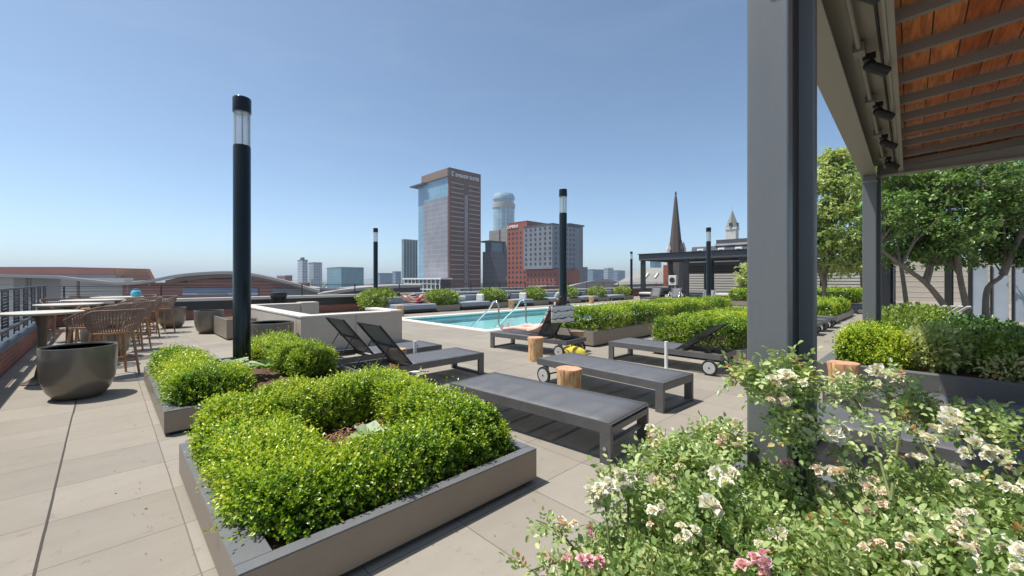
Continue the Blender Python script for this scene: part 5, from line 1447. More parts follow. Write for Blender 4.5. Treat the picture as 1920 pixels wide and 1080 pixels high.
MB().bx(x0, y0 - 14, 0, x0 + .35, y0 + 3.2, 2.3).build("wall", "concrete_wall", t, bevel=.01); MB().bx(x0 - .04, y0 - 14, 2.301, x0 + .39, y0 + 3.2, 2.38).build("coping", "concrete_cap", t)
t = thing("concrete_wall", "pale ribbed wall seen between the tree trunks on the right", "wall", (0, 0, 0))
x0, y0 = W(1690, 30)
MB().bx(x0, y0 - 16, 0, x0 + .35, y0 + 2, 2.9).build("wall", "concrete_wall", t, bevel=.01)
m = MB()
for k in range(7): m.bx(x0 - .015, y0 - 16, .3 + .37 * k, x0, y0 + 2, .33 + .37 * k)
m.build("groove_strip", "concrete_cap", t)
t = thing("folding_chair", "white slatted garden chair lying back at the foot of the trunks", "chair", (*W(1775, 9.6), .3), R(200))
for k in range(4): MB().bar((-.5, -.2 + .13 * k, .25), (.45, -.2 + .13 * k, .62), .07, .02).build("slat", "white_plastic", t)
for s in (-.25, .25): MB().bar((-.5, s, .0), (.4, s, .58), .03, .03).build("leg", "lounger_metal", t)
facade("teal_glass", (0.10, 0.25, 0.31), (0.085, 0.215, 0.275), (0.17, 0.33, 0.38), 3, 3.4, 0.15, 0.12)
# ================================================================== far canopy and louvred wall at the end of the deck
t = thing("canopy", "dark steel canopy at the far end of the deck", "canopy", (32, 17.2, 0))
for (u, v) in ((0, 0), (0, -3.6), (0, -7.6), (5.2, 0), (5.2, -3.6), (5.2, -7.6), (5.2, -11.4), (0, -11.4)):
    MB().bx(u, v - .42, 0, u + .12, v, 3.12).bx(u + .12, v - .24, 0, u + .3, v - .18, 3.12).build("column", "dark_metal", t, bevel=.01)
MB().bx(-.1, -12.2, 3.13, .12, .1, 3.6).build("edge_beam", "slate", t, bevel=.01)
MB().bx(5.2, -12.2, 3.13, 5.42, .1, 3.6).build("edge_beam", "slate", t, bevel=.01)
MB().bx(.125, -.1, 3.13, 5.195, .1, 3.6).build("end_beam", "slate", t, bevel=.01)
for k in range(12): MB().bx(.125, -1.0 * k - .5, 3.2, 5.195, -1.0 * k - .42, 3.36).build("rafter", "rafter_paint", t)
MB().bx(-.2, -12.2, 3.61, 5.5, .15, 3.68).build("roof_sheet", "dark_metal", t)
t = thing("louvred_wall", "pale wall of horizontal boards under the far canopy", "wall", (38.5, 15.5, 0))
MB().bx(0, -12, 0, .2, .3, 3.1).build("backing", "dark_metal", t)
for k in range(13): MB().bx(-.05, -12, .08 + k * .225, -.001, .3, .08 + k * .225 + (.17 if k < 9 else .11)).build("board", "white_stone" if k < 9 else "dark_metal", t)
for k in range(4): MB().bx(-.14, -12 + 3.6 * k, 0, -.051, -11.86 + 3.6 * k, 3.1).build("post", "dark_metal", t)
# low furniture under the canopy
for (px, d, s) in ((1223, 33, "white padded bench left under the far canopy"), (1368, 30, "white padded bench right under the far canopy")):
    x, y = W(px, d); q = thing("padded_bench", s, "bench", (x, y, 0)); MB().bx(-.5, -.9, .36, .5, .9, .52).build("cushion", "pillow_pale", q, bevel=.05); MB().bx(-.45, -.85, .08, .45, .85, .355).build("base", "dark_metal", q)
    MB().bx(-.55, -1.15, .40, .55, -.91, .72).build("armrest", "black_matt", q, bevel=.04)
x, y = W(1265, 32.5); q = thing("garden_chair", "dark low armchair under the far canopy beside the two handrails", "chair", (x, y, 0))
MB().bx(-.4, -.45, .30, .4, .45, .48).build("seat", "cushion_dark", q, bevel=.05); MB().bx(.3, -.45, .4805, .5, .45, .9).build("backrest", "cushion_dark", q, bevel=.05)
for a in (-.38, .38):
    for b_ in (-.3, .3): MB().bx(b_ - .03, a - .03, 0, b_ + .03, a + .03, .2995).build("leg", "black_matt", q)
x, y = W(1263, 31.5); q = thing("wall_lamp", "pale square lantern with a dark disc hanging under the far canopy", "lantern", (x, y, 1.1))
MB().bx(-.25, -.3, 0, .05, .3, .75).build("box", "pillow_pale", q, bevel=.03); MB().tube([(-.255, 0, .4), (-.28, 0, .4)], .2, 16).build("disc", "black_matt", q); MB().bx(-.12, -.05, -1.1, -.02, .05, -.001).build("post", "dark_metal", q)

# ================================================================== city
GZ = -28.0
def block(parent, x0, y0, x1, y1, z1, mat, name="wall", z0=GZ, bevel=0):
    return MB().bx(x0, y0, z0, x1, y1, z1).build(name, mat, parent, bevel=bevel)
def windows(parent, spots, w, h, face, mat="window_dark", proud=.12, frame=None):
    """spots: (along, z) on a face ('-x', const) or ('-y', const); the hundred largest are parts of their own, the rest one mesh"""
    ax, c = face; me = None; rest = MB(); n = 0; done = 0
    already = sum(1 for ch in parent.children if ch.name.split('.')[0] == "window")
    for (a, z) in spots:
        if ax == '-x': b = (c - proud, a - w / 2, z - h / 2, c - .001, a + w / 2, z + h / 2)
        else: b = (a - w / 2, c - proud, z - h / 2, a + w / 2, c - .001, z + h / 2)
        if already + done < 100:
            if me is None:
                if ax == '-x': o = MB().bx(-proud, -w / 2, -h / 2, -.001, w / 2, h / 2).build("window", mat, parent)
                else: o = MB().bx(-w / 2, -proud, -h / 2, w / 2, -.001, h / 2).build("window", mat, parent)
                me = o
            else: o = me.copy(); COL.objects.link(o)
            o.location = (c, a, z) if ax == '-x' else (a, c, z); done += 1
        else: rest.bx(*b); n += 1
    if n: rest.build("window_rows", mat, parent)['kind'] = 'stuff'

# --- brown brick and glass hotel tower
facade("tower_brick", (0.20, 0.105, 0.085), (0.185, 0.097, 0.078), (0.16, 0.088, 0.072), 26, 0.8, 0.05, 0.85)
facade("tower_glazing", (0.30, 0.285, 0.30), (0.20, 0.235, 0.30), (0.44, 0.37, 0.35), 1.75, 3.05, 0.17, 0.25)
facade("tower_blue_glass", (0.24, 0.42, 0.55), (0.20, 0.37, 0.50), (0.36, 0.50, 0.58), 2.0, 3.05, 0.08, 0.12)
d0 = 260; cx, cy = W(843, d0); LY = run_y(843, d0, 783); LX = run_x(843, d0, 902); zt = ZH(315, d0)
t = thing("hotel_tower", "tall brown brick hotel tower with a glass side and white rooftop lettering", "tower", (cx, cy, 0))
gy = run_y(843, d0, 795)
block(t, 0, .3, LX, gy, zt, "tower_brick", "brick_wall")
block(t, .6, gy + .01, LX, LY, zt - 4.5, "tower_blue_glass", "glass_wall")
block(t, -.35, 1.6, -.001, gy - .01, zt - 17.5, "tower_glazing", "window_wall", GZ + 30)
block(t, -.18, 1.6, -.001, gy - .01, zt - 5.2, "tower_blue_glass", "crown_glazing", zt - 17.4)
MB().bx(-1.4, .31, zt - 5.1, -.001, gy + 1, zt - .2).build("crown_soffit", "fascia_soffit", t)
MB().bx(-3.2, gy - 4, zt - 6.2, 4, LY + 5, zt - 5.3).build("canopy_roof", "slate", t)
MB().bx(-.02, .2, zt + .001, LX + .1, gy, zt + .5).build("parapet", "dark_metal", t)
m = MB(); k = 0; z = zt - 9.0
w1, w2 = LX * .43, LX * .60
while z > GZ:
    m.bx(1.2, -.12, z, w1, .299, z + .55).bx(w2, -.12, z - .0, LX - .9, .299, z + .55); z -= 3.05
m.build("floor_band", "fascia", t)
block(t, w1 + .9, .02, w2 - .9, .299, zt - 15, "tower_glazing", "stair_window")
for a, z in ((LX * .26, zt - 11.2), (LX * .80, zt - 11.2)): MB().bx(a - 2.0, .1, z - .9, a + 2.0, .299, z + .9).build("louvre", "window_dark", t)
x1 = W(857, d0 - 6)[0] - cx
pod = MB()
py_ = run_y(843, d0, 783)
pz = ZH(521, d0 - 8)
block(t, -9, -3, -1.5, py_ + 2, pz - .9, "window_dark", "podium_glass")
m = MB().bx(-10, -5, pz - .899, -1.4, py_ + 3, pz)
for k in range(10): m.bx(-9.4, -3 + (py_ + 4.4) * k / 9, GZ, -9.001, -2.4 + (py_ + 4.4) * k / 9, pz - .9)
for k in range(5): m.bx(-9.5, -3, pz - 4 - 3.4 * k, -9.002, py_ + 2, pz - 3.4 - 3.4 * k)
m.build("podium_frame", "sign_white", t)
def lettering(txt, parent, loc, rot, size, mat="sign_white", name="lettering", ex=.12, width=None):
    cu = bpy.data.curves.new(name, 'FONT'); cu.body = txt; cu.size = size; cu.extrude = ex; cu.align_x = 'CENTER'; cu.align_y = 'CENTER'; cu.offset = size * .012
    cu.materials.append(MATS[mat]); o = bpy.data.objects.new(name, cu); COL.objects.link(o); o.parent = parent; o.location = loc; o.rotation_euler = rot
    bpy.context.view_layer.update(); dx = max(.01, o.dimensions.x)
    me = bpy.data.meshes.new_from_object(o.evaluated_get(bpy.context.evaluated_depsgraph_get()))
    bpy.data.objects.remove(o); o = bpy.data.objects.new(name, me); COL.objects.link(o); o.parent = parent; o.location = loc; o.rotation_euler = rot
    if width: o.scale = (width / dx, 1, 1)
    return o
lettering("EMBASSY SUITES", t, (LX * .55, -.05, zt - 3.6), (R(90), 0, 0), 2.9, width=LX * .74)
em = MB().bx(LX * .06, -.12, zt - 4.6, LX * .10, .29, zt - 1.4).bx(LX * .10, -.12, zt - 2.2, LX * .135, .29, zt - 1.4).bx(LX * .10, -.12, zt - 4.6, LX * .135, .29, zt - 3.9)
em.build("emblem", "sign_teal", t)

# --- red and grey hotel
d0 = 235; cx, cy = W(1043, d0); t = thing("hotel_building", "red and grey hotel block with rows of square windows", "building", (cx, cy, 0))
Lr = run_y(1043, d0, 951); La = run_y(1043, d0, 988); zlow = ZH(505, d0); dd = lambda s: d0 + SN * s
ztall = ZH(415, dd(La)); zgr = ZH(418, d0)
block(t, 0, 0, 22, La - .01, zlow, "red_panel", "lower_wall")
block(t, 0, La, 30, Lr, ztall, "red_panel", "tower_wall")
facade("grey_panel", (0.24, 0.255, 0.285), (0.22, 0.235, 0.265), (0.19, 0.20, 0.225), 3.2, 2.9, 0.07, 0.6)
s0, gx = run_y(1043, d0, 1036), 30
g0 = 1.6
block(t, -1.6, g0, 24, La + 1.3, zgr - .8, "grey_panel", "grey_wall", zlow + .4)
MB().bx(-1.8, g0 - .2, zgr - .799, 24.2, La + 1.5, zgr).build("roof", "slate", t)
MB().bx(-.1, La - .1, ztall + .001, 30, Lr + .1, ztall + .5).build("parapet", "red_panel", t)
sp = []; fl = 3.05
for c in range(5):
    for k in range(14): sp.append((La + (Lr - La) * (c + .6) / 5.2, ztall - 6.5 - fl * k))
windows(t, sp, 1.35, 1.5, ('-x', 0))
sp = []
for c in range(6):
    for k in range(11): sp.append((g0 + 1.6 + (La - g0 - .2) * c / 5.6, zgr - 2.6 - 2.9 * k))
windows(t, [q for q in sp if q[1] > zlow + 2], 1.3, 1.45, ('-x', -1.6))
sp = [(.8 + (La - 1.5) * c / 7, zlow - 3.0 - fl * k) for c in range(8) for k in range(4)]
windows(t, sp, 1.35, 1.5, ('-x', 0))
windows(t, [(1.6 + 3.4 * c, zgr - 2.6 - 2.9 * k) for c in range(6) for k in range(10)], 1.2, 1.4, ('-y', g0))
lettering("CAMBRIA", t, (-.3, Lr - (Lr - La) * .30, ztall - 2.3), (R(90), 0, R(-90)), 2.6, width=(Lr - La) * .58)
d1 = 268; cx, cy = W(1069, d1); t = thing("office_block", "dark grey office block directly right of the red hotel", "building", (cx, cy, 0))
facade("dark_panel", (0.20, 0.21, 0.225), (0.18, 0.19, 0.205), (0.13, 0.135, 0.15), 2.4, 3.4, 0.2, 0.5)
block(t, 0, 0, 14, 10, ZH(422, d1), "dark_panel"); MB().bx(-2, -1.2, ZH(422, d1) + .01, 14, 11, ZH(422, d1) + 1.0).build("roof", "slate", t)
cx2 = W(1080, 250)[0] - cx; cy2 = W(1080, 250)[1] - cy
block(t, cx2 - 1, cy2 - 0, cx2 + 12, cy2 + 9, ZH(500, 250), "dark_panel", "annex")
# --- grey slab hotels and angled dark block
facade("pale_panel", (0.37, 0.355, 0.335), (0.345, 0.335, 0.315), (0.22, 0.22, 0.21), 60, 3.6, 0.16, 0.7)
d1 = 300; cx, cy = W(951, d1); L = run_y(951, d1, 917); zt2 = ZH(429, d1)
t = thing("apartment_tower", "pale grey slab tower left of the red hotel with a dark slot", "tower", (cx, cy, 0))
Ls = run_y(951, d1, 937); block(t, 0, 0, 24, Ls - .9, zt2 + 1.5, "pale_panel", "wall"); block(t, 1.5, Ls - .89, 24, Ls + .7, zt2 + .6, "window_dark", "window_slot")
block(t, 0, Ls + .71, 24, L, zt2, "pale_panel", "side_wall")
windows(t, [(Ls + 2.4 + 2.0 * c, zt2 - 22 - 3.3 * k) for c in range(2) for k in range(11)], 1.1, 1.6, ('-x', 0))
d1 = 285; cx, cy = W(935, d1); t = thing("angled_block", "dark block with a slanting edge beside the brown tower", "building", (cx, cy, 0))
L0, L1_, L2_ = run_y(935, d1, 918), run_y(935, d1, 905), run_y(935, d1, 912)
MB().prism([(0, GZ), (0, ZH(527, d1)), (L0, ZH(470, d1)), (L1_, ZH(470, d1)), (L1_, GZ)], 0, 16, 'yz').build("wall", "dark_panel", t)
MB().bx(2, L0 + .2, ZH(470, d1) + .01, 14, L1_ - .4, ZH(452, d1)).build("penthouse", "teal_glass", t)
MB().bx(-1, L0 - .8, ZH(452, d1) + .01, 15, L1_ + .8, ZH(449, d1)).build("roof", "slate", t)
# --- round glass tower
facade("round_glass", (0.30, 0.46, 0.54), (0.26, 0.41, 0.49), (0.46, 0.55, 0.57), 2.4, 4.4, 0.35, 0.12)
d1 = 470; cx, cy = W(944.5, d1); k = d1 / FOC; t = thing("round_tower", "round pale blue glass tower with a domed top behind the grey slab", "tower", (cx, cy, 0)); rr0 = 20.5 * k
MB().lathe([(rr0 * .99, GZ), (rr0 * .99, ZH(390, d1))], 48).build("shaft", "round_glass", t, smooth=True)
MB().lathe([(rr0 * 1.04, ZH(391, d1)), (rr0 * 1.04, ZH(383, d1)), (rr0 * .9, ZH(382, d1))], 48).build("ring_balcony", "fascia", t, smooth=True)
MB().lathe([(rr0 * .92, ZH(384, d1)), (rr0 * .93, ZH(374, d1))], 48).build("lantern", "round_glass", t, smooth=True)
MB().lathe([(rr0 * 1.02, ZH(375, d1)), (rr0 * 1.02, ZH(370, d1)), (rr0 * .88, ZH(364.5, d1)), (rr0 * .6, ZH(362.6, d1)), (0, ZH(362.2, d1))], 48).build("dome", "round_glass", t, smooth=True)
# --- other city blocks: (category label, columns of photo c,l,r, distance, top row, material)
facade("teal_grid", (0.10, 0.20, 0.23), (0.07, 0.15, 0.18), (0.36, 0.40, 0.38), 2.6, 60, 0.5, 0.2)
facade("white_grid", (0.14, 0.19, 0.26), (0.20, 0.25, 0.32), (0.50, 0.53, 0.58), 3.0, 3.4, 0.5, 0.3)
facade("blue_grid", (0.16, 0.25, 0.34), (0.12, 0.20, 0.28), (0.30, 0.37, 0.43), 3.4, 3.4, 0.3, 0.2)
facade("brick_far", (0.30, 0.13, 0.11), (0.27, 0.12, 0.10), (0.22, 0.10, 0.09), 4, 3.2, 0.2, 0.8)
def city(label, c, l, r_, d, top, mat, roof="slate", cat="building", name="office_building", extra=None):
    x, y = W(c, d); ly = max(run_y(c, d, l), 1.0) if l < c else 8; lx = max(run_x(c, d, r_), 1) if r_ > c else 8
    t = thing(name, label, cat, (x, y, 0)); z = ZH(top, d)
    block(t, 0, 0, lx, ly, z, mat); MB().bx(-.2, -.2, z + .001, lx + .2, ly + .2, z + .8).build("roof", roof, t)
    if extra:
        for (a, b, a2, b2, h) in extra: MB().bx(lx * a, ly * b, z + .801, lx * a2, ly * b2, z + .8 + h).build("roof_plant", roof, t)
    return t
city("slim teal striped tower standing left against the brown hotel tower", 757, 753, 783, 330, 450, "teal_grid", "fascia", "tower", "apartment_tower")
city("left half of the twin pale blue towers near the horizon", 567, 558, 577, 520, 488, "white_grid", "slate", extra=[(.2, .2, .6, .7, 3)])
city("right half of the twin pale blue towers near the horizon", 588, 578, 604, 530, 493, "white_grid", "slate")
city("wide teal glass office block left of the slim lamp post", 640, 613, 682, 430, 502, "teal_glass", "slate")
city("low pale blue block just right of the slim lamp post", 712, 700, 736, 560, 513, "blue_grid", "slate")
city("small blue block touching the slim teal tower", 742, 736, 752, 520, 510, "blue_grid", "slate")
city("small reddish building peeking over the curved roof", 535, 519, 548, 300, 518, "brick_far", "fascia")
city("blue glass block low on the horizon right of the pool lamp post", 1112, 1102, 1132, 600, 506, "blue_grid", "slate")
city("pale block low on the horizon beside the blue glass block", 1140, 1132, 1150, 560, 503, "white_grid", "white_stone")
city("second blue glass block low on the horizon left of the church roof", 1158, 1150, 1172, 600, 508, "blue_grid", "slate")
city("blue glass block glimpsed under the far canopy's beam", 1228, 1219, 1240, 420, 490, "teal_glass", "slate")
d1 = 150
x, y = W(865, d1); t = thing("parking_building", "long low grey building at the foot of the towers", "building", (x, y, 0))
facade("low_grey", (0.24, 0.245, 0.255), (0.20, 0.205, 0.215), (0.10, 0.10, 0.11), 14, 20, 0.6, 0.6)
block(t, 0, 0, 46, 10, ZH(541, d1), "low_grey")
t = thing("brick_annex", "small orange brick annex between the low grey building and the lamp post", "building", (*W(1018, 150), 0)); block(t, 0, 0, 9, 7, ZH(538, 150), "red_panel"); MB().bx(-.2, -.2, ZH(538, 150) + .001, 9.2, 7.2, ZH(538, 150) + .35).build("roof", "fascia", t)

# --- convention hall with the waving roof, square on to the deck
def hall_point(px, py, d=130.0, back=0.0):
    dd_ = d + back; lat = (px - 960) / FOC * (d if back < 20 else dd_)
    return (dd_ * CS + lat * SN, dd_ * SN - lat * CS, ZH(py, d))
t = thing("convention_hall", "long hall with a waving metal roof across the left background", "building", (0, 0, 0))
top = [(-700, 512), (-300, 513), (0, 514), (111, 517), (180, 524), (230, 528.5), (278, 525), (333, 514.5), (389, 509.5), (433, 508.5), (467, 511), (513, 519.5), (555, 530), (600, 543)]
xs = []; 
for i in range(len(top) - 1):
    for k in range(5):
        f = k / 5; xs.append((top[i][0] + (top[i + 1][0] - top[i][0]) * f, i, f))
xs.append((600, len(top) - 2, 1.0))
def cat(i, f):
    p = [top[max(0, min(len(top) - 1, j))][1] for j in (i - 1, i, i + 1, i + 2)]
    return .5 * (2 * p[1] + (p[2] - p[0]) * f + (2 * p[0] - 5 * p[1] + 4 * p[2] - p[3]) * f * f + (3 * p[1] - p[0] - 3 * p[2] + p[3]) * f ** 3)
def ribbon(name, mat, up, dn, b0, b1):
    m = MB(); vs = []; n = len(xs)
    for (px, i, f) in xs:
        yy = cat(i, f)
        vs += [hall_point(px, yy + up, back=b0), hall_point(px, yy + dn, back=b0), hall_point(px, yy + dn, back=b1), hall_point(px, yy + up, back=b1)]
    fs = [(i * 4 + k, i * 4 + (k + 1) % 4, i * 4 + 4 + (k + 1) % 4, i * 4 + 4 + k) for i in range(n - 1) for k in range(4)]
    fs += [(0, 1, 2, 3), tuple((n - 1) * 4 + k for k in (3, 2, 1, 0))]
    return m.add(vs, fs).build(name, mat, t)
ribbon("roof", "tan_metal_roof", 0, 5.0, 0, 46)
ribbon("fascia", "fascia", .6, 5.6, -.8, -.01)
def panel(name, mat, px0, px1, py0, py1, back, thick=3.0):
    a = hall_point(px0, py0, back=back); b = hall_point(px1, py0, back=back); c = hall_point(px1, py0, back=back + thick); dq = hall_point(px0, py0, back=back + thick)
    zb = ZH(py1, 130); vs = [a, b, c, dq] + [(q[0], q[1], zb) for q in (a, b, c, dq)]
    return MB().add(vs, [(0, 1, 2, 3), (7, 6, 5, 4), (0, 4, 5, 1), (1, 5, 6, 2), (2, 6, 7, 3), (3, 7, 4, 0)]).build(name, mat, t)
facade("hall_brick", (0.48, 0.20, 0.155), (0.44, 0.18, 0.14), (0.30, 0.13, 0.11), 6, 1.1, 0.3, 0.8)
facade("hall_white", (0.56, 0.54, 0.50), (0.52, 0.50, 0.47), (0.30, 0.28, 0.26), 3.0, 2.4, 0.1, 0.6)
facade("hall_blue", (0.16, 0.22, 0.38), (0.22, 0.28, 0.42), (0.60, 0.60, 0.62), 2.6, 3.0, 0.3, 0.25)
def under_roof(name, mat, a, b, dy, py_bot, back):
    m = MB(); vs = []; q = [(px, cat(i, f)) for (px, i, f) in xs if a <= px <= b]; n = len(q)
    for (px, yy) in q:
        pb = py_bot if py_bot > 100 else yy + dy + py_bot
        for bb in (back, back + 1.2): vs += [hall_point(px, min(yy + dy, pb - .5), back=bb), hall_point(px, pb, back=bb)]
    fs = [(i * 4, i * 4 + 1, i * 4 + 5, i * 4 + 4) for i in range(n - 1)] + [(i * 4 + 6, i * 4 + 7, i * 4 + 3, i * 4 + 2) for i in range(n - 1)]
    return m.add(vs, fs).build(name, mat, t)
under_roof("soffit_beam", "fascia_soffit", 300, 600, 4.6, 7.5, 2.0)
under_roof("clerestory", "window_dark", 205, 470, 5.0, 560, 7.5)
panel("white_wall", "hall_white", -700, 206, 521, 700, 5)
panel("brick_wall", "hall_brick", 206, 560, 530, 700, 4.2); panel("brick_wall", "hall_brick", 330, 520, 524, 529.9, 4.5)
panel("window_band", "hall_blue", 325, 470, 541, 556, 3.6, .55)
panel("stone_panel", "pale_panel", 355, 410, 549.5, 556, 3.4, .15)
panel("lower_wall", "low_grey", 500, 760, 541, 700, 3.0)
for px in (-30, 36, 42, 134): panel("roof_column", "bark", px, px + 3.5, 521, 560, 1.5, .5)
for (px, a, b) in ((224, 533, 552), (265, 532, 538), (305, 526, 532), (342, 519, 526), (376, 516, 523), (410, 514, 521), (486, 520, 527)): panel("roof_column", "fascia", px, px + 1.4, a, b, 2.5, .4)
facade("theatre_red", (0.46, 0.175, 0.13), (0.42, 0.155, 0.12), (0.28, 0.10, 0.08), 5, 40, 0.15, 0.8)
facade("theatre_end", (0.56, 0.22, 0.10), (0.42, 0.165, 0.08), (0.36, 0.14, 0.07), 9, 1.6, 0.1, 0.8)
t = thing("theatre_block", "flat red-brown block rising behind the waving roof on the far left", "building", (0, 0, 0))
def far_poly(pts, d, back, mat, name, parent):
    f = [hall_point(px, py, d) for px, py in pts]; bk = [hall_point(px, py, d, back) for px, py in pts]; n = len(pts)
    return MB().add(f + bk, [tuple(range(n)), tuple(reversed(range(n, 2 * n)))] + [(i, i + n, (i + 1) % n + n, (i + 1) % n) for i in range(n)]).build(name, mat, parent)
far_poly([(-600, 498), (0, 500.5), (120, 500.5), (215, 502.5), (215, 560), (-600, 560)], 190, 5, "theatre_red", "wall", t)
far_poly([(216, 502.5), (274, 504), (284, 524), (284, 560), (216, 560)], 190, 2, "theatre_end", "end_wall", t)
far_poly([(-600, 514), (216, 515.5), (216, 522), (-600, 520)], 186, 3, "fascia", "grey_band", t)
# --- lower curved metal roof right of the hall
t = thing("curved_roof_building", "low building with a curved tan metal roof left of the brown tower", "building", (0, 0, 0))
far_poly([(596, 551), (610, 548.5), (640, 543.5), (680, 539), (720, 536), (760, 534.5), (790, 534.5), (790, 538.5), (720, 541), (660, 546), (600, 556)], 120, 40, "tan_metal_roof", "roof", t)
far_poly([(600, 553), (660, 544.5), (720, 540), (788, 537.5), (788, 700), (600, 700)], 121.5, 36, "window_dark", "wall", t)
# --- tan sloping roofs right of the red hotel
t = thing("low_roof_building", "low building with a tan hipped roof right of the pool lamp post", "building", (0, 0, 0))
far_poly([(1062, 538), (1090, 531), (1125, 523.5), (1140, 523), (1165, 529), (1200, 540), (1200, 700), (1062, 700)], 115, 26, "tan_metal_roof", "roof", t)
# --- church with a slate spire
d1 = 120; x, y = W(1267, d1); t = thing("church", "church with a dark pointed slate spire and grey shingle roof", "church", (x, y, 0)); k = d1 / FOC
a8 = lambda r_: r_
MB().lathe([(13.2 * k, ZH(475, d1)), (2.6 * k, ZH(372, d1)), (1.1 * k, ZH(364, d1))], 8).build("spire", "spire_slate", t)
f = MB().lathe([(1.3 * k, ZH(364, d1)), (2.2 * k, ZH(362.5, d1)), (.9 * k, ZH(360, d1)), (0, ZH(358, d1))], 8); f.build("finial", "black_matt", t)
MB().bx(-11.5 * k, -11.5 * k, GZ, 11.5 * k, 11.5 * k, ZH(475, d1) - .01).build("tower", "spire_slate", t)
for (u, v, h) in ((-12, 8, 452), (-2, -12, 450), (12, -10, 452)):
    q = MB().bx(u * k - .45, v * k - .45, ZH(490, d1), u * k + .45, v * k + .45, ZH(468, d1)); q.lathe([(.75, ZH(468, d1) + .01), (.0, ZH(h, d1))], 4, (u * k, v * k, 0)); q.build("pinnacle", "white_stone" if v > -12 else "spire_slate", t)
ra, rb = W(1150, 105), W(1248, 112)
vs = []
ridge0 = Vector((*W(1205, 128), ZH(502, 128))); ridge1 = Vector((*W(1262, 122), ZH(502, 122)))
e0 = Vector((*W(1150, 100), ZH(534, 100))); e1 = Vector((*W(1262, 108), ZH(531, 108))); b0 = Vector((*W(1180, 150), ZH(526, 150))); b1 = Vector((*W(1262, 140), ZH(526, 140)))
O = Vector((x, y, 0))
dn = Vector((0, 0, -30))
pts = [p - O for p in (e0, e1, ridge1, ridge0, b0, b1)]
MB().add([tuple(p) for p in pts] + [tuple(p + dn) for p in pts], [(0, 1, 2, 3), (3, 2, 5, 4), (0, 3, 4), (1, 5, 2), (0, 6, 7, 1), (4, 5, 11, 10), (0, 4, 10, 6), (1, 7, 11, 5)]).build("nave_roof", "shingle", t)
for px in (1212, 1230): 
    p = Vector((*W(px, 104.5), ZH(517, 104.5))) - O; MB().bar(p + Vector((-.5, 0, -.6)), p + Vector((.6, -.3, .6)), .5, .5).build("skylight", "white_stone", t)
p = Vector((*W(1250, 104), 0)) - O; MB().bx(p.x - .6, p.y - .6, GZ, p.x + .6, p.y + .6, ZH(497, 104)).build("chimney", "red_panel", t)
# --- white stone bell tower
d1 = 170; x, y = W(1373, d1); k = d1 / FOC; t = thing("bell_tower", "white stone tower with a pyramid roof next to the thick column", "tower", (x, y, 0))
MB().bx(-8.5 * k, -8.5 * k, GZ, 8.5 * k, 8.5 * k, ZH(431, d1)).build("shaft", "white_stone", t); MB().bx(-9.6 * k, -9.6 * k, ZH(431, d1) + .001, 9.6 * k, 9.6 * k, ZH(427, d1)).build("cornice", "white_stone", t)
MB().lathe([(12.0 * k, ZH(427, d1) + .01), (8.5 * k, ZH(417, d1)), (1.0 * k, ZH(396, d1)), (.2 * k, ZH(394, d1)), (.2 * k, ZH(383, d1))], 4).build("roof", "shingle", t)
for a in ((-9.0 * k, 0), (0, -9.0 * k)): MB().bc((a[0], a[1], ZH(422, d1)), (1.0 if a[0] == 0 else .8, 1.0 if a[1] == 0 else .8, 1.4)).build("dormer", "window_dark", t)
# --- dark mansard building
d1 = 75; x, y = W(1398, d1); t = thing("mansard_building", "dark slate mansard building with white dormers behind the far canopy", "building", (x, y, 0))
L = run_y(1398, d1, 1293); L2 = run_y(1398, d1, 1337)
z0 = ZH(457, d1); MB().bx(0, -6, GZ, 14, L, z0 - 2.6).build("wall", "low_grey", t)
MB().prism([(.3, z0 - 2.59), (1.2, z0), (13, z0), (13.7, z0 - 2.59)], -6, L, 'xz').build("mansard_roof", "slate", t)
MB().bx(.9, -6, z0 + .001, 13.2, L2, z0 + .35).build("cornice", "fascia", t); MB().bx(1.6, -6, z0 + .351, 12, L2, ZH(445, d1)).build("attic", "slate", t)
for v in (L * .12, L * .42, L * .80):
    dm = MB().bx(.0, v - .55, z0 - 2.5, 1.4, v + .55, z0 - .5).build("dormer", "sign_white", t, bevel=.03); MB().bx(-.05, v - .32, z0 - 2.2, -.001, v + .32, z0 - .8).build("pane", "window_dark", dm)
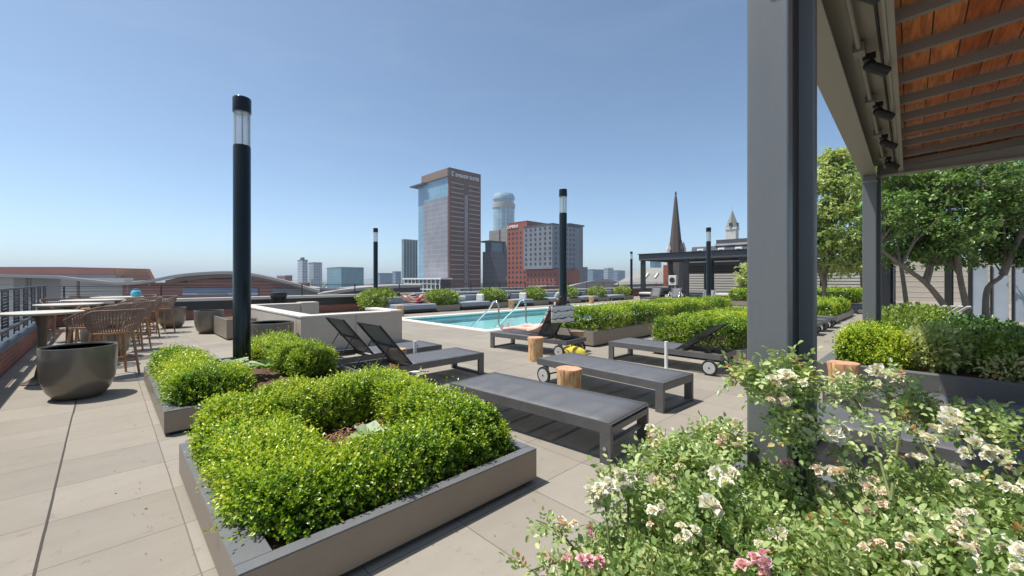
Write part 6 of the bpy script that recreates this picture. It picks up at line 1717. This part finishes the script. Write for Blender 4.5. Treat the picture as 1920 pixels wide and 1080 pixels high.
MB().bx(1.0, L + .05, GZ, 2.5, L + 1.0, ZH(466, d1)).build("brick_stack", "red_panel", t)

# ================================================================== hills and far woods
def ridge(name, d, pts, mat, depth):
    m = MB(); vs = []; n = 90; r = random.Random(int(d))
    for i in range(n + 1):
        a = -1.35 + 2.7 * i / n; lat = a * d; h = ZH(525, d) + pts(a) + r.uniform(-.12, .12) * d * .0035
        for dd_, hh in ((d, GZ), (d + depth * .3, h), (d + depth, GZ)):
            vs.append((dd_ * CS + lat * SN, dd_ * SN - lat * CS, hh))
    m.add(vs, [(i * 3 + k, i * 3 + k + 1, i * 3 + 4 + k, i * 3 + 3 + k) for i in range(n) for k in range(2)])
    return tag(m.build(name, mat, None, smooth=True), kind='structure')
ridge("hills", 3800, lambda a: 14 + 10 * math.sin(a * 5 + 1) + 7 * math.sin(a * 13), "hill_green", 1100)
paint("far_canopy_green", (0.05, 0.075, 0.03), 0.95, 0, 0.3, 0.2)
m = MB(); r = random.Random(5)
Pw = []
for i in range(260):
    a = r.uniform(-1.5, 1.4); d = r.uniform(620, 1500); lat = a * d
    Pw.append((d * CS + lat * SN, d * SN - lat * CS, r.uniform(7, 13)))
P = []; D = []
for (x, y, h) in Pw:
    c = rand_unit(60) * np.array([9, 9, h * .8]) + np.array([x, y, GZ + h]); P.append(c)
P = np.concatenate(P); n = len(P)
tag(leaves("far_woods", P, rand_unit(n), rand_unit(n) + np.array([0, 0, .6]), 5.0, 4.0, .4 + RNG.normal(size=n) * .2, "dark_leaf"), kind='stuff')

# ================================================================== light city haze
m, n, b = nodes_of("air_haze")
n.nodes.remove(b)
pv = n.nodes.new("ShaderNodeVolumePrincipled")
pv.inputs['Color'].default_value = (0.80, 0.88, 0.96, 1)
pv.inputs['Density'].default_value = 0.0003
pv.inputs['Anisotropy'].default_value = 0.2
n.links.new(pv.outputs[0], n.nodes["Material Output"].inputs['Volume'])
tag(MB().bx(-9200, -9200, GZ - 1, 9200, 9200, 120).build("haze", "air_haze"), kind='stuff')
